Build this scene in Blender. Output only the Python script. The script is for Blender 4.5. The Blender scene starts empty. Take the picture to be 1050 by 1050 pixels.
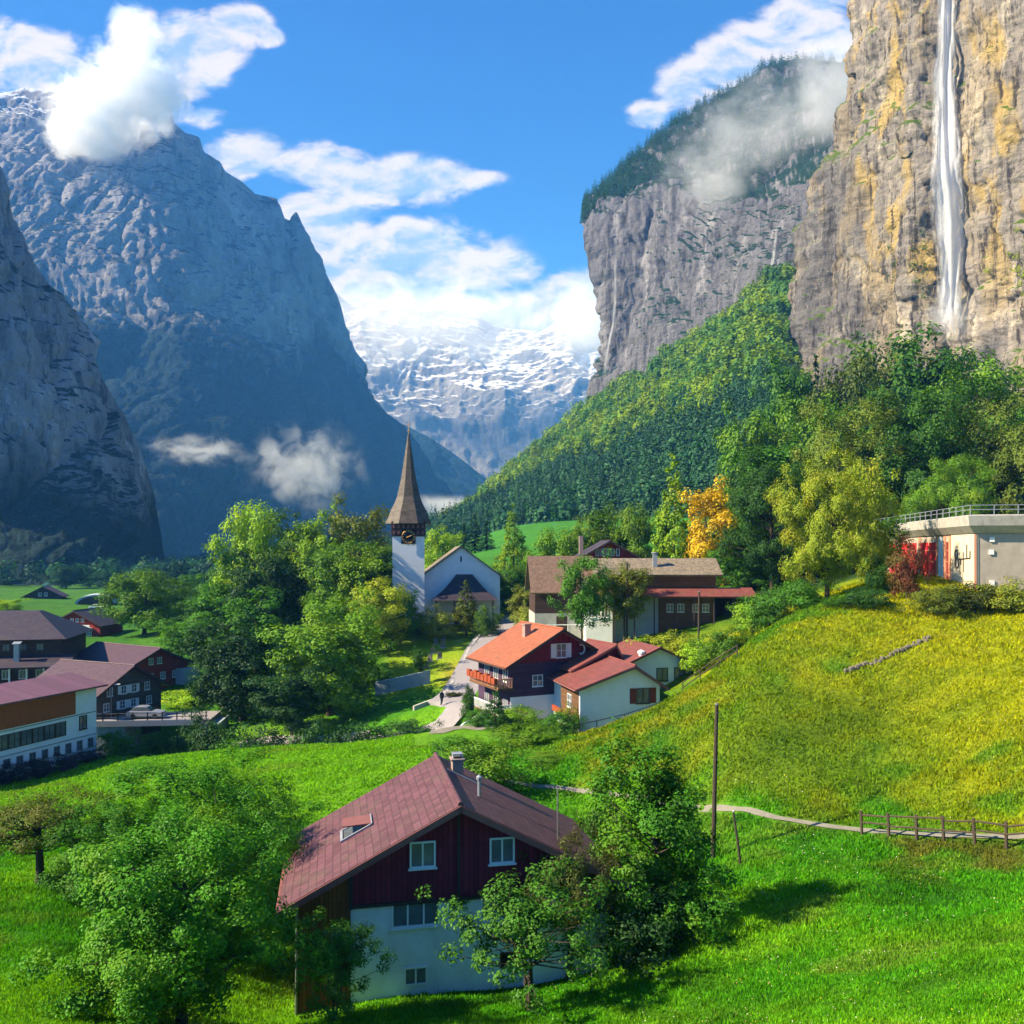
import bpy, math, random
import numpy as np
from mathutils import Vector, Matrix

# ------------------------------------------------------------------ basics
sc = bpy.context.scene
COL = sc.collection
R = math.radians
F, CX, HY = 900.0, 525.0, 565.0        # focal length and horizon of the 1050 px photograph

# camera
cam = bpy.data.cameras.new('camera')
cam.sensor_width = 36.0
cam.lens = 36.0 * F / 1050.0
cam.shift_y = (HY - 525.0) / 1050.0
cam.clip_start, cam.clip_end = 0.5, 60000.0
camo = bpy.data.objects.new('camera', cam)
camo.location = (0, 0, 0)
camo.rotation_euler = (R(90), 0, 0)
COL.objects.link(camo)
sc.camera = camo

# sun
SUN_DIR = Vector((-0.78, -0.16, 0.60)).normalized()      # towards the sun
sun = bpy.data.lights.new('sun', 'SUN')
sun.energy = 5.0
sun.angle = R(0.53)
sun.color = (1.0, 0.95, 0.86)
suno = bpy.data.objects.new('sun', sun)
suno.rotation_euler = (-SUN_DIR).to_track_quat('-Z', 'Y').to_euler()
COL.objects.link(suno)

sc.view_settings.view_transform = 'Standard'
sc.view_settings.look = 'None'
sc.view_settings.gamma = 1.0
sc.view_settings.exposure = 1.25
cy = sc.cycles
cy.use_denoising = True
cy.max_bounces = 9
cy.diffuse_bounces = 3
cy.glossy_bounces = 2
cy.transmission_bounces = 4
cy.volume_bounces = 7
cy.transparent_max_bounces = 24
cy.caustics_reflective = cy.caustics_refractive = False
cy.volume_step_rate = 1.0

# ------------------------------------------------------------------ node helper
class NT:
    def __init__(self, tree):
        self.t = tree; tree.nodes.clear()
    def n(self, typ, **kw):
        nd = self.t.nodes.new(typ)
        for k, v in kw.items():
            if k.startswith('_'):
                continue
            setattr(nd, k, v)
        return nd
    def link(self, a, b):
        self.t.links.new(a, b)
    def _set(self, sock, v):
        if isinstance(v, bpy.types.NodeSocket):
            self.link(v, sock)
        elif v is not None:
            if hasattr(sock.default_value, '__len__') and not hasattr(v, '__len__'):
                v = [v] * len(sock.default_value)
            if hasattr(sock.default_value, '__len__') and len(sock.default_value) == 4 and len(v) == 3:
                v = (*v, 1.0)
            sock.default_value = v
    def math(self, op, a, b=None, c=None, clamp=False):
        nd = self.n('ShaderNodeMath', operation=op, use_clamp=clamp)
        for i, v in enumerate((a, b, c)):
            if v is not None: self._set(nd.inputs[i], v)
        return nd.outputs[0]
    def vmath(self, op, a, b=None):
        nd = self.n('ShaderNodeVectorMath', operation=op)
        self._set(nd.inputs[0], a)
        if b is not None: self._set(nd.inputs[1], b)
        return nd.outputs['Value'] if op in ('LENGTH', 'DOT_PRODUCT', 'DISTANCE') else nd.outputs[0]
    def mix(self, f, a, b, blend='MIX'):
        nd = self.n('ShaderNodeMix', data_type='RGBA', blend_type=blend)
        self._set(nd.inputs[0], f); self._set(nd.inputs[6], a); self._set(nd.inputs[7], b)
        return nd.outputs[2]
    def ramp(self, f, stops, interp='LINEAR'):
        nd = self.n('ShaderNodeValToRGB')
        nd.color_ramp.interpolation = interp
        els = nd.color_ramp.elements
        while len(els) < len(stops): els.new(0.5)
        for e, (p, c) in zip(els, stops):
            e.position = p
            e.color = (*c, 1.0) if hasattr(c, '__len__') else (c, c, c, 1.0)
        self._set(nd.inputs[0], f)
        return nd.outputs[0]
    def mr(self, v, a, b, c=0.0, d=1.0, smooth=True):
        nd = self.n('ShaderNodeMapRange', interpolation_type='SMOOTHSTEP' if smooth else 'LINEAR')
        nd.clamp = True
        for i, x in enumerate((v, a, b, c, d)): self._set(nd.inputs[i], x)
        return nd.outputs[0]
    def noise(self, vec, scale=1.0, detail=4.0, rough=0.55, dist=0.0, typ='FBM'):
        nd = self.n('ShaderNodeTexNoise', noise_dimensions='3D')
        nd.noise_type = typ
        if vec is not None: self.link(vec, nd.inputs['Vector'])
        nd.inputs['Scale'].default_value = scale; nd.inputs['Detail'].default_value = detail
        nd.inputs['Roughness'].default_value = rough; nd.inputs['Distortion'].default_value = dist
        return nd.outputs[0]
    def scale(self, vec, s):
        return self.vmath('MULTIPLY', vec, s)
    def pos(self):
        return self.n('ShaderNodeNewGeometry').outputs['Position']
    def normal_z(self):
        g = self.n('ShaderNodeNewGeometry')
        s = self.n('ShaderNodeSeparateXYZ'); self.link(g.outputs['Normal'], s.inputs[0])
        return s.outputs[2]
    def xyz(self, v):
        s = self.n('ShaderNodeSeparateXYZ'); self.link(v, s.inputs[0])
        return s.outputs
    def attr(self, name):
        return self.n('ShaderNodeAttribute', attribute_name=name).outputs['Color']
    def bump(self, h, strength=0.5, dist=0.1):
        nd = self.n('ShaderNodeBump')
        nd.inputs['Strength'].default_value = strength; nd.inputs['Distance'].default_value = dist
        self.link(h, nd.inputs['Height'])
        return nd.outputs[0]
    def principled(self, color, rough=0.8, normal=None, metallic=0.0, spec=0.3, alpha=None, trans=None):
        p = self.n('ShaderNodeBsdfPrincipled')
        self._set(p.inputs['Base Color'], color); self._set(p.inputs['Roughness'], rough)
        p.inputs['Metallic'].default_value = metallic
        p.inputs['Specular IOR Level'].default_value = spec
        if normal is not None: self.link(normal, p.inputs['Normal'])
        if alpha is not None: self._set(p.inputs['Alpha'], alpha)
        return p.outputs[0]
    def out(self, surf=None, vol=None):
        o = self.n('ShaderNodeOutputMaterial')
        if surf is not None: self.link(surf, o.inputs['Surface'])
        if vol is not None: self.link(vol, o.inputs['Volume'])

def material(name):
    m = bpy.data.materials.new(name); m.use_nodes = True
    return m, NT(m.node_tree)

# ------------------------------------------------------------------ world: daylight sky with far clouds
world = bpy.data.worlds.new('World'); sc.world = world; world.use_nodes = True
w = NT(world.node_tree)
sky = w.n('ShaderNodeTexSky', sky_type='NISHITA', sun_disc=False)
sky.sun_elevation = math.asin(SUN_DIR.z)
sky.sun_rotation = math.atan2(SUN_DIR.x, SUN_DIR.y)
sky.altitude = 800; sky.air_density = 1.0; sky.dust_density = 0.3; sky.ozone_density = 3.0
hs = w.n('ShaderNodeHueSaturation')
hs.inputs['Saturation'].default_value = 1.2
hs.inputs['Value'].default_value = 1.0
w.link(sky.outputs[0], hs.inputs['Color'])
skycol = w.mix(1.0, hs.outputs[0], (0.50, 0.90, 1.42, 1), 'MULTIPLY')
dirv = w.n('ShaderNodeTexCoord').outputs['Generated']
sx, sy_, sz = w.xyz(dirv)
ysafe = w.math('MAXIMUM', sy_, 0.02)
u = w.math('DIVIDE', sx, ysafe); v = w.math('DIVIDE', sz, ysafe)
cv = w.n('ShaderNodeCombineXYZ'); w.link(u, cv.inputs[0]); w.link(v, cv.inputs[1])
uv = cv.outputs[0]
# far cloud banks: (direction across, direction up) centres and half sizes, in 1050ths of the frame
CLOUDS = [(20,52,62,34,1),(60,85,70,32,1),(138,42,28,34,1),(150,85,55,40,1),(205,45,48,34,1.1),(240,28,36,24,1.1),(190,75,45,25,.9),(272,38,20,12,.7),
          (205,121,30,13,.9),(110,120,50,50,1),
          (250,160,48,26,1),(320,172,70,26,.85),(400,186,88,26,1),(470,184,46,13,.8),(330,225,60,36,1),(420,258,95,34,1.05),(480,275,70,24,1),
          (350,285,55,40,.8),(520,322,90,24,.95),(590,315,50,38,.85),(440,330,90,40,.6),(600,350,40,50,.7),
          (665,118,26,16,.8),(705,92,36,34,.7),(750,70,55,34,.85),(800,45,60,40,.8),(835,15,40,45,.95),(850,60,60,60,.9)]
acc = None
for (cx_, cy_, rx, ry, st) in CLOUDS:
    d_ = w.vmath('SUBTRACT', uv, ((cx_ - CX) / F, (HY - cy_) / F, 0))
    d_ = w.vmath('MULTIPLY', d_, (F / rx, F / ry, 0))
    val = w.math('MULTIPLY', w.mr(w.vmath('LENGTH', d_), 1.5, 0.1), st)
    acc = val if acc is None else w.math('MAXIMUM', acc, val)
n1 = w.noise(w.scale(uv, (1.0, 1.7, 1.0)), 13.0, 9.0, 0.6, 0.35)
n1b = w.noise(w.vmath('ADD', w.scale(uv, (1.0, 1.7, 1.0)), (-0.006, 0.022, 0)), 13.0, 5.0, 0.6, 0.35)
n2 = w.noise(uv, 5.0, 3.0, 0.5)
dens = w.math('ADD', acc, w.math('MULTIPLY', w.math('SUBTRACT', n1, 0.5), 2.3))
cl = w.math('MULTIPLY', w.mr(dens, 0.06, 0.66), w.mr(acc, 0.03, 0.30))
lit = w.mr(w.math('ADD', w.math('MULTIPLY', w.math('SUBTRACT', n1, n1b), 3.2), w.math('MULTIPLY', n2, 0.7)), -0.2, 0.75)  # sunlit and shaded sides of the clouds, painted from offset noise
ccol = w.mix(lit, (2.4, 3.7, 6.4, 1), (6.6, 6.3, 6.6, 1))
skyc = w.mix(w.math('MULTIPLY', cl, 0.97), skycol, ccol)
bg = w.n('ShaderNodeBackground'); bg.inputs['Strength'].default_value = 0.058
w.link(skyc, bg.inputs['Color'])
wo = w.n('ShaderNodeOutputWorld'); w.link(bg.outputs[0], wo.inputs['Surface'])
world.cycles.sampling_method = 'MANUAL'
world.cycles.sample_map_resolution = 512

# ------------------------------------------------------------------ noise in numpy
def _hash(i, j, k, seed):
    h = (i * 374761393 + j * 668265263 + k * 2147483647 + seed * 1274126177) & 0xffffffff
    h = ((h ^ (h >> 13)) * 1274126177) & 0xffffffff
    h = (h ^ (h >> 16)) & 0xffffffff
    return h.astype(np.float64) / 4294967295.0

def vnoise(p, seed=0):
    i = np.floor(p).astype(np.int64); f = p - i; f = f * f * f * (f * (f * 6 - 15) + 10)
    r = 0.0
    for a in (0, 1):
        wa = f[:, 0] if a else 1 - f[:, 0]
        for b in (0, 1):
            wb = f[:, 1] if b else 1 - f[:, 1]
            for c in (0, 1):
                wc = f[:, 2] if c else 1 - f[:, 2]
                r = r + wa * wb * wc * _hash(i[:, 0] + a, i[:, 1] + b, i[:, 2] + c, seed)
    return r * 2 - 1

def fbm(p, octaves=5, gain=0.5, ridged=False, seed=0):
    s, amp, tot = 0.0, 1.0, 0.0
    p = np.array(p, dtype=np.float64)
    for o in range(octaves):
        n = vnoise(p, seed + o * 17)
        if ridged == 2: n = 2 * np.minimum(np.abs(n) * 1.9, 1.0) ** 0.6 - 1
        elif ridged: n = 1 - 2 * np.abs(n)
        s = s + amp * n; tot += amp
        amp *= gain; p = p * 2.03 + 11.3
    return s / tot

def smooth(x, a, b):
    t = np.clip((x - a) / (b - a), 0, 1)
    return t * t * (3 - 2 * t)

# ------------------------------------------------------------------ tags
def tag(o, label=None, cat=None, group=None, kind=None):
    if label: o['label'] = label
    if cat: o['category'] = cat
    if group: o['group'] = group
    if kind: o['kind'] = kind
    return o

def at(px, py, d):
    return Vector(((px - CX) / F * d, d, (HY - py) / F * d))

def np_mesh(name, verts, faces, mat, smooth_shade=True, col=None, parent=None):
    me = bpy.data.meshes.new(name)
    verts = np.asarray(verts, dtype=np.float32); faces = np.asarray(faces, dtype=np.int32)
    k = faces.shape[1]
    me.vertices.add(len(verts)); me.vertices.foreach_set('co', verts.ravel())
    me.loops.add(faces.size); me.loops.foreach_set('vertex_index', faces.ravel())
    me.polygons.add(len(faces))
    me.polygons.foreach_set('loop_start', np.arange(0, faces.size, k, dtype=np.int32))
    me.polygons.foreach_set('loop_total', np.full(len(faces), k, dtype=np.int32))
    me.polygons.foreach_set('use_smooth', np.full(len(faces), smooth_shade, dtype=bool))
    if col is not None:
        a = me.color_attributes.new('Col', 'FLOAT_COLOR', 'POINT')
        c = np.ones((len(verts), 4), dtype=np.float32); c[:, :3] = col
        a.data.foreach_set('color', c.ravel())
    me.update(calc_edges=True)
    me.materials.append(mat)
    o = bpy.data.objects.new(name, me); COL.objects.link(o)
    if parent: o.parent = parent
    return o

# ------------------------------------------------------------------ ground height field
GP = [ # (across, down, metres) control points of the ground seen in the photograph
 (0,950,35),(0,850,60),(0,803,84),(100,1045,26),(200,1050,29),(100,900,45),(290,1035,34),(400,1050,29),(525,1012,35),(640,975,37),
 (700,960,36),(700,1050,27),(850,1050,23),(1050,1050,20),(1000,1000,24),(1050,950,29),(900,930,35),(800,890,42),(1050,880,39),(960,861,42),
 (870,850,46),(720,830,55),(600,812,61),(545,808,63),(735,880,46),(430,760,80),(300,770,82),(200,780,82),(300,830,60),(420,800,62),
 (1050,760,48),(900,740,58),(1050,690,57),(1050,616,76),(900,606,80),(850,622,79),(800,642,76),(720,702,70),(640,748,67),(560,782,66),(750,760,58),(820,690,66),
 (1200,640,60),(1200,560,78),(1200,800,38),(1300,1000,18),(-200,830,70),(-200,1000,34),
 (595,752,85),(690,728,88),(550,739,92),(460,735,94),(475,722,100),(410,745,95),(515,650,150),(500,685,120),(440,640,160),(500,635,170),(410,690,126),(430,715,112),(360,755,98),(250,760,98),
 (620,660,118),(740,635,118),(680,690,95),(760,640,108),(720,660,100),(575,652,128),
 (0,795,90),(95,772,100),(160,748,112),(200,740,118),(0,690,140),(150,690,150),(100,640,220),(0,625,250),(50,606,400),(0,596,560),(200,606,400),(-300,610,380),(-300,780,95),(-300,660,160),
 (320,650,150),(250,665,150),(350,610,300),(430,585,300),(500,575,230),(540,560,270),(600,545,330),(620,532,400),(520,540,400),(470,560,420),
 (1000,597,84),(1050,590,92),(900,590,105),(940,592,95),(880,585,125),(1000,578,150),(1000,530,230),(900,545,210),(850,565,160),(780,585,135),(720,590,150),(850,490,320),(950,455,315),(1200,500,200),(1200,400,300),
 (700,560,260),(760,520,320),(0,580,1400),(300,577,1400),(500,572,1400),(-500,580,1500),(800,490,700),(1300,400,500),(700,520,500),
 (0,570,6000),(500,569,6000),(1100,568,6000),(-800,570,6000),(1600,568,6000)]
GP = np.array(GP, float)
def warp(px, d):
    return np.stack([px / 260.0, np.log(d) * 2.0], -1)
_A = warp(GP[:, 0], GP[:, 2])
def tps(a, b):
    r2 = ((a[:, None, :] - b[None, :, :]) ** 2).sum(-1)
    return np.where(r2 > 1e-12, 0.5 * r2 * np.log(r2 + 1e-12), 0)
_n = len(GP)
_K = np.zeros((_n + 3, _n + 3))
_K[:_n, :_n] = tps(_A, _A) + np.eye(_n) * 0.012
_K[:_n, _n] = 1; _K[:_n, _n + 1:] = _A; _K[_n:, :_n] = _K[:_n, _n:].T
_w = np.linalg.solve(_K, np.concatenate([GP[:, 1] - HY, [0, 0, 0]]))
RIVER = np.array([at(430, 0, 95), at(300, 0, 97), at(210, 0, 99.5), at(160, 0, 106), at(135, 0, 114), at(60, 0, 128)])[:, :2]
def seg_dist(P, line):
    best = np.full(len(P), 1e9)
    for a, b in zip(line[:-1], line[1:]):
        ab = b - a; t = np.clip(((P - a) @ ab) / (ab @ ab), 0, 1)
        best = np.minimum(best, np.linalg.norm(P - (a + t[:, None] * ab), axis=1))
    return best
def ground_z(X, Y):
    X = np.atleast_1d(np.asarray(X, float)); Y = np.atleast_1d(np.asarray(Y, float))
    d = np.maximum(Y, 16.0)
    px = np.clip(X / d, -2.2, 2.2) * F + CX
    z = np.empty_like(X)
    for s in range(0, len(X), 20000):
        q = warp(px[s:s + 20000], d[s:s + 20000])
        k = tps(q, _A)
        z[s:s + 20000] = k @ _w[:_n] + _w[_n] + q @ _w[_n + 1:]
    z = -np.clip(z, -320, 700) / F * d
    z = np.where(Y < 16, z + (16 - np.maximum(Y, -10)) * 0.16, z)
    z = z - 5.5 * np.exp(-(seg_dist(np.stack([X, Y], -1), RIVER) / 5.5) ** 4)
    P = np.stack([X, Y, 0 * X], -1)
    near = smooth(d, 700, 200)
    z = z + near * (0.22 * fbm(P / 7.0, 3, seed=3) + 0.10 * fbm(P / 1.7, 3, seed=9))
    return z
def gz(x, y): return float(ground_z(x, y)[0])
def on_ground(px, d, dz=0.0):
    x = (px - CX) / F * d
    return Vector((x, d, gz(x, d) + dz))

def hit(px, py, d0=18.0, d1=260.0):
    dd = np.exp(np.linspace(math.log(d0), math.log(d1), 900)); X = (px - CX) / F * dd
    pr = HY - ground_z(X, dd) / dd * F
    k = np.argmax(pr <= py)
    return dd[k] if pr[k] <= py else None
PATH = [(470, 66)] + [(a, hit(a, b) or 50) for a, b in [(545,806),(600,812),(660,820),(720,828),(800,841),(870,850),(930,856),(985,859),(1050,858)]] + [(1300, 36)]
PATH_XY = np.array([at(p, 0, d) for p, d in PATH])[:, :2]
def ground_color(X, Y):
    d = np.maximum(Y, 6.0); px = X / d * F + CX
    P = np.stack([X, Y, 0 * X], -1)
    na = fbm(P / 9.0, 4, seed=31); nb = fbm(P / 2.2, 3, seed=41); nc = fbm(P / 28.0, 3, seed=51); nf = fbm(P / 0.5, 2, seed=71)
    g = np.array([0.055, 0.225, 0.006]); g2 = np.array([0.125, 0.30, 0.008]); gd = np.array([0.012, 0.085, 0.006])
    c = g + (g2 - g) * smooth(na + 0.5 * nb, -0.35, 0.5)[:, None]
    c = c + (gd - c) * (0.55 * smooth(nb - na * 0.7, 0.1, 0.7))[:, None]
    lawn = smooth(px + 20 * nb, 470, 420) * smooth(d + 4 * nb, 54, 66) * smooth(d, 104, 92)
    c = c + (np.array([0.135, 0.31, 0.008]) - c) * (lawn * 0.75)[:, None]
    # sun-dried meadow on the hill above the path
    pd = np.interp(px, [p for p, _ in PATH], [q for _, q in PATH])
    hill = smooth(d - pd + 2.0 * nb, -0.5, 4.0) * smooth(px + 25 * nb, 545, 600) * smooth(d, 125, 95)
    ye = np.array([0.270, 0.285, 0.006]); yo = np.array([0.235, 0.205, 0.012]); yg = np.array([0.095, 0.175, 0.007]); br = np.array([0.17, 0.11, 0.02])
    hi = smooth(px + 8 * (d - 60) + 110 * na + 80 * nc, 730, 1080)
    yc = yg + (ye - yg) * np.clip(hi * 0.9 + 0.35 * nb + 0.12, 0, 1)[:, None]
    yc = yc + (yo - yc) * (smooth(nc + 0.4 * nb, 0.05, 0.5) * 0.7)[:, None]
    yc = yc + (gd * 1.8 - yc) * (smooth(na * 0.8 - nb * 0.5 - 0.5 * nc, 0.0, 0.5) * 0.7)[:, None]
    c = c + (yc - c) * hill[:, None]
    shade_band = np.exp(-((d - 57.5 - 0.022 * (px - 820) - 2.0 * nc) / 2.2) ** 2) * smooth(px, 690, 800) * smooth(px, 1000, 880)  # soft shadow strip painted into the hill meadow colour
    c = c + (np.array([0.055, 0.115, 0.006]) - c) * (shade_band * hill * 0.65)[:, None]
    weed = smooth(fbm(P / 4.0, 3, seed=101), 0.18, 0.5) * (1 - hill)
    c = c + (np.array([0.13, 0.22, 0.02]) - c) * (weed * 0.6)[:, None]
    # rough bank just below the path
    bank = smooth(pd - d, 0, 1.0) * smooth(pd - d, 7.0, 2.0) * smooth(px + 30 * nb, 850, 930)
    c = c + ((0.6 * br + 0.4 * gd) - c) * (bank * smooth(nb + nf * 0.4, -0.35, 0.35) * 0.8)[:, None]
    # churchyard lawn
    ch = smooth(px, 385, 405) * smooth(px, 490, 470) * smooth(d, 112, 118) * smooth(d, 172, 160)
    c = c + (np.array([0.25, 0.36, 0.012]) - c) * (ch * 0.9)[:, None]
    c = c + (np.array([0.33, 0.26, 0.03]) - c) * (ch * smooth(px, 440, 470) * smooth(d, 135, 120))[:, None]
    # lawn strip left of the barn and hill behind
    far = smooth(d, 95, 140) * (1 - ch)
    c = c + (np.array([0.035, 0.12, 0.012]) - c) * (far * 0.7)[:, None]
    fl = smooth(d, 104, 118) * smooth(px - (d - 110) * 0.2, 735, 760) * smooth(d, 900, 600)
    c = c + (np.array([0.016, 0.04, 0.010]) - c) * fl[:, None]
    me = (1 - fl) * smooth(d, 200, 260) * smooth(px, 440, 500)
    c = c + (np.array([0.05, 0.21, 0.02]) - c) * (me * 0.8)[:, None]
    return np.clip(c * (1 + 0.25 * nf[:, None]), 0.003, 1)

m_ground, g = material('meadow')
gc = g.attr('Col')
gn = g.noise(g.pos(), 3.0, 6, 0.7)
gn2 = g.noise(g.pos(), 0.8, 5, 0.65)
gcol = g.mix(g.mr(gn, 0.3, 0.7), g.scale(gc, (0.45, 0.55, 0.45)), g.scale(gc, (1.35, 1.25, 1.3)))
gcol = g.mix(g.mr(gn2, 0.55, 0.75, 0, 0.45), gcol, g.scale(gc, (0.5, 0.75, 0.8)))
g.out(g.principled(gcol, 0.95, g.bump(gn, 0.9, 0.25), spec=0.1))

nu, nv = 420, 430
tu = np.linspace(-1.75, 1.75, nu); dv = np.exp(np.linspace(math.log(5.0), math.log(14000.0), nv))
dv = np.concatenate([[-60, -20, -5, 2], dv]); nv = len(dv)
TT, DD = np.meshgrid(tu, dv)
XX = (TT * np.maximum(DD, 25 if False else 0) + TT * 0).ravel()
XX = (TT * np.maximum(np.abs(DD), 40 * (DD < 5) + 0.0)).ravel(); YY = DD.ravel()
def grid_faces(nu, nv):
    i = np.arange(nu * nv).reshape(nv, nu)
    return np.stack([i[:-1, :-1], i[:-1, 1:], i[1:, 1:], i[1:, :-1]], -1).reshape(-1, 4)
# keep rows monotone behind the lens
XX = np.where(YY < 5, TT.ravel() * 30, XX)
ZZ = ground_z(XX, YY)
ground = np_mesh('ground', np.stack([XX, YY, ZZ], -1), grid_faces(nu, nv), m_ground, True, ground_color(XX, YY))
tag(ground, 'green and sun-dried yellow meadow sloping down to the valley floor', kind='structure')

# ------------------------------------------------------------------ mountains
def resample(pts, n, bypx=False):
    raw = np.array(pts, float)
    pts = np.array([at(*p) for p in pts]); pp = pts[:, [0, 2]] / pts[:, 1:2]
    if bypx:
        t = np.linspace(raw[0, 0], raw[-1, 0], n)
        t = raw[0, 0] + (raw[-1, 0] - raw[0, 0]) * (np.linspace(0, 1, n) if bypx is True else bypx(np.linspace(0, 1, n)))
        return np.stack([np.interp(t, raw[:, 0], pts[:, k]) for k in range(3)], -1)
    s = np.concatenate([[0], np.cumsum(np.linalg.norm(np.diff(pp, axis=0), axis=1) + 1e-6)])
    t = np.linspace(0, s[-1], n)
    return np.stack([np.interp(t, s, pts[:, k]) for k in range(3)], -1)

def loft(name, rows, nu, nvs, mat, disp, back=(150, 60), col=None, bypx=False, bx=0.0, edge_rows=6):
    Rr = [resample(r, nu, bypx) for r in rows]          # top row first
    grid = []
    top = Rr[0]
    away = top.copy(); away[:, 2] = 0; away[:, 0] += bx * away[:, 1]; away /= np.linalg.norm(away, axis=1)[:, None]
    for k, (dist, drop) in enumerate(((back[0] * 3, back[1] * 6), (back[0] * 1.5, back[1] * 2), (back[0] * .5, back[1] * 0.35))):
        b = top + away * dist; b[:, 2] -= drop
        grid.append(b)
    nback = len(grid)
    for a, b, m in zip(Rr[:-1], Rr[1:], nvs):
        for t in np.linspace(0, 1, m, endpoint=False): grid.append(a * (1 - t) + b * t)
    grid.append(Rr[-1])
    G = np.array(grid); nv = len(G)
    # smooth the row joints a little
    for _ in range(6):
        G[nback + 1:-1] = 0.25 * G[nback:-2] + 0.5 * G[nback + 1:-1] + 0.25 * G[nback + 2:]
    du = np.gradient(G, axis=1); dvv = np.gradient(G, axis=0)
    N = np.cross(du, dvv); N /= (np.linalg.norm(N, axis=2)[..., None] + 1e-9)
    N = np.where((N[..., 1] > 0)[..., None], -N, N)
    row = np.broadcast_to((np.arange(nv) - nback)[:, None], (nv, nu)).ravel()
    P = G.reshape(-1, 3); vv = np.clip(row / (nv - nback - 1), 0, 1)
    dd = disp(P, vv)
    edge = smooth(row.astype(float), -1, edge_rows) * 0.88 + 0.12
    P2 = P + N.reshape(-1, 3) * (dd * np.where(row < 0, 0.3, edge))[:, None]
    return np_mesh(name, P2, grid_faces(nu, nv)[:, ::-1], mat, True, None if col is None else col(P2, vv)), P2.reshape(nv, nu, 3), nback

def rock_disp(size, amp, vert=0.35, strata=0.25, seed=0, oct=6, fine=0.16, mode=True, shear=0.0):
    def f(P, v):
        q = P / size
        if shear: q = np.stack([q[:, 0] + shear * q[:, 2], q[:, 1], q[:, 2]], -1)
        q1 = q * np.array([1, 1, vert])
        wv = 0.6 * np.stack([fbm(q * 0.7, 3, seed=seed + 3), fbm(q * 0.7 + 7, 3, seed=seed + 5), 0 * v], -1)
        a = fbm(q1 + wv * (0.6 if mode == 2 else 1), oct, 0.55 if mode == 2 else 0.52, mode, seed)
        b = fbm(q * np.array([0.35, 0.35, 1.6]) + wv * 0.5, 4, 0.5, True, seed + 50)
        c = fbm(q * 3.1, 4, 0.55, False, seed + 80)
        r = amp * (a + strata * b + 0.22 * c)
        if fine:
            e = fbm(q * np.array([9.0, 9.0, 9.0 * vert * 1.6]) + wv * 4, 4, 0.55, mode, seed + 120)
            r = r + amp * fine * e
        return r
    return f

def rock_material(name, S, pale, mid, dark, veg, veg_lo=0.35, veg_hi=0.6, snow=None, ochre=None, veg_h=None, streak=1.0, bump=1.0, zone=False):
    m, t = material(name)
    p = t.pos()
    ps = t.scale(p, (1, 1, 0.22))
    n1 = t.noise(ps, 1.0 / S, 8, 0.62, 0.5)
    n2 = t.noise(t.scale(p, (1, 1, 0.10)), 3.2 / S, 6, 0.65, 0.3)
    n3 = t.noise(p, 0.35 / S, 5, 0.55)
    n4 = t.noise(t.scale(p, (.6, .6, 2.2)), 4.0 / S, 7, 0.7, 0.8)
    c = t.ramp(n1, [(0.30, dark), (0.46, mid), (0.56, mid), (0.70, pale)])
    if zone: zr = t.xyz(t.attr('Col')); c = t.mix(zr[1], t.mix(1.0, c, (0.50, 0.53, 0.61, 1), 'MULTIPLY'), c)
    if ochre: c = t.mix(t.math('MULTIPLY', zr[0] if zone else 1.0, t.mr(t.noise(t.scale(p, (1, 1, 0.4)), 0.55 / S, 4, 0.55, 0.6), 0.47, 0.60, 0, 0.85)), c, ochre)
    c = t.mix(t.mr(n2, 0.50, 0.66, 0, 0.8 * streak), c, dark)
    c = t.mix(t.mr(n4, 0.56, 0.75, 0, 0.55), c, pale)
    n6 = t.noise(t.scale(p, (1, 1, 0.22)), 8.0 / S, 6, 0.7, 0.5)
    c = t.mix(t.mr(n6, 0.42, 0.30, 0, 0.85), c, t_col(dark, 0.55))
    c = t.mix(t.mr(n6, 0.58, 0.72, 0, 0.5), c, t_col(pale, 1.15))
    nz = t.normal_z()
    vg = t.math('ADD', nz, t.math('MULTIPLY', t.math('SUBTRACT', n3, 0.5), 1.1))
    vg = t.math('ADD', vg, t.math('MULTIPLY', t.math('SUBTRACT', n4, 0.5), 0.9))
    vf = t.mr(vg, veg_lo, veg_hi)
    if veg_h:                                       # everything wooded below this height (noisy)
        z = t.xyz(p)[2]
        hz = t.math('ADD', z, t.math('MULTIPLY', t.math('SUBTRACT', n3, 0.5), veg_h[2]))
        hz = t.math('ADD', hz, t.math('MULTIPLY', t.math('SUBTRACT', n1, 0.5), veg_h[2] * 0.8))
        vf = t.math('MAXIMUM', vf, t.mr(hz, veg_h[1], veg_h[0]))
    n5 = t.noise(p, 22.0 / S, 4, 0.7)
    vcol = t.mix(t.mr(n5, 0.35, 0.65), t_col(veg, 0.45), t_col(veg, 1.5))
    c = t.mix(vf, c, vcol)
    if snow:
        z = t.xyz(p)[2]
        sf = t.math('ADD', t.mr(z, snow[0], snow[1], -0.9, 0.30, smooth=False), t.math('MULTIPLY', t.math('SUBTRACT', n4, 0.5), 1.5))
        sf = t.math('ADD', sf, t.math('MULTIPLY', t.math('SUBTRACT', nz, snow[2]), 1.6))
        c = t.mix(t.mr(sf, 0.0, 0.25), c, (0.66, 0.69, 0.76, 1))
    h = t.math('ADD', t.math('MULTIPLY', n2, 0.6), t.math('ADD', t.math('ADD', n4, t.math('MULTIPLY', n6, 0.9)), t.math('MULTIPLY', n5, 0.25)))
    t.out(t.principled(c, 0.9, t.bump(h, bump, S * 0.12), spec=0.15))
    return m
def t_col(c, k): return (min(1, c[0] * k), min(1, c[1] * k), min(1, c[2] * k), 1)

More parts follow.
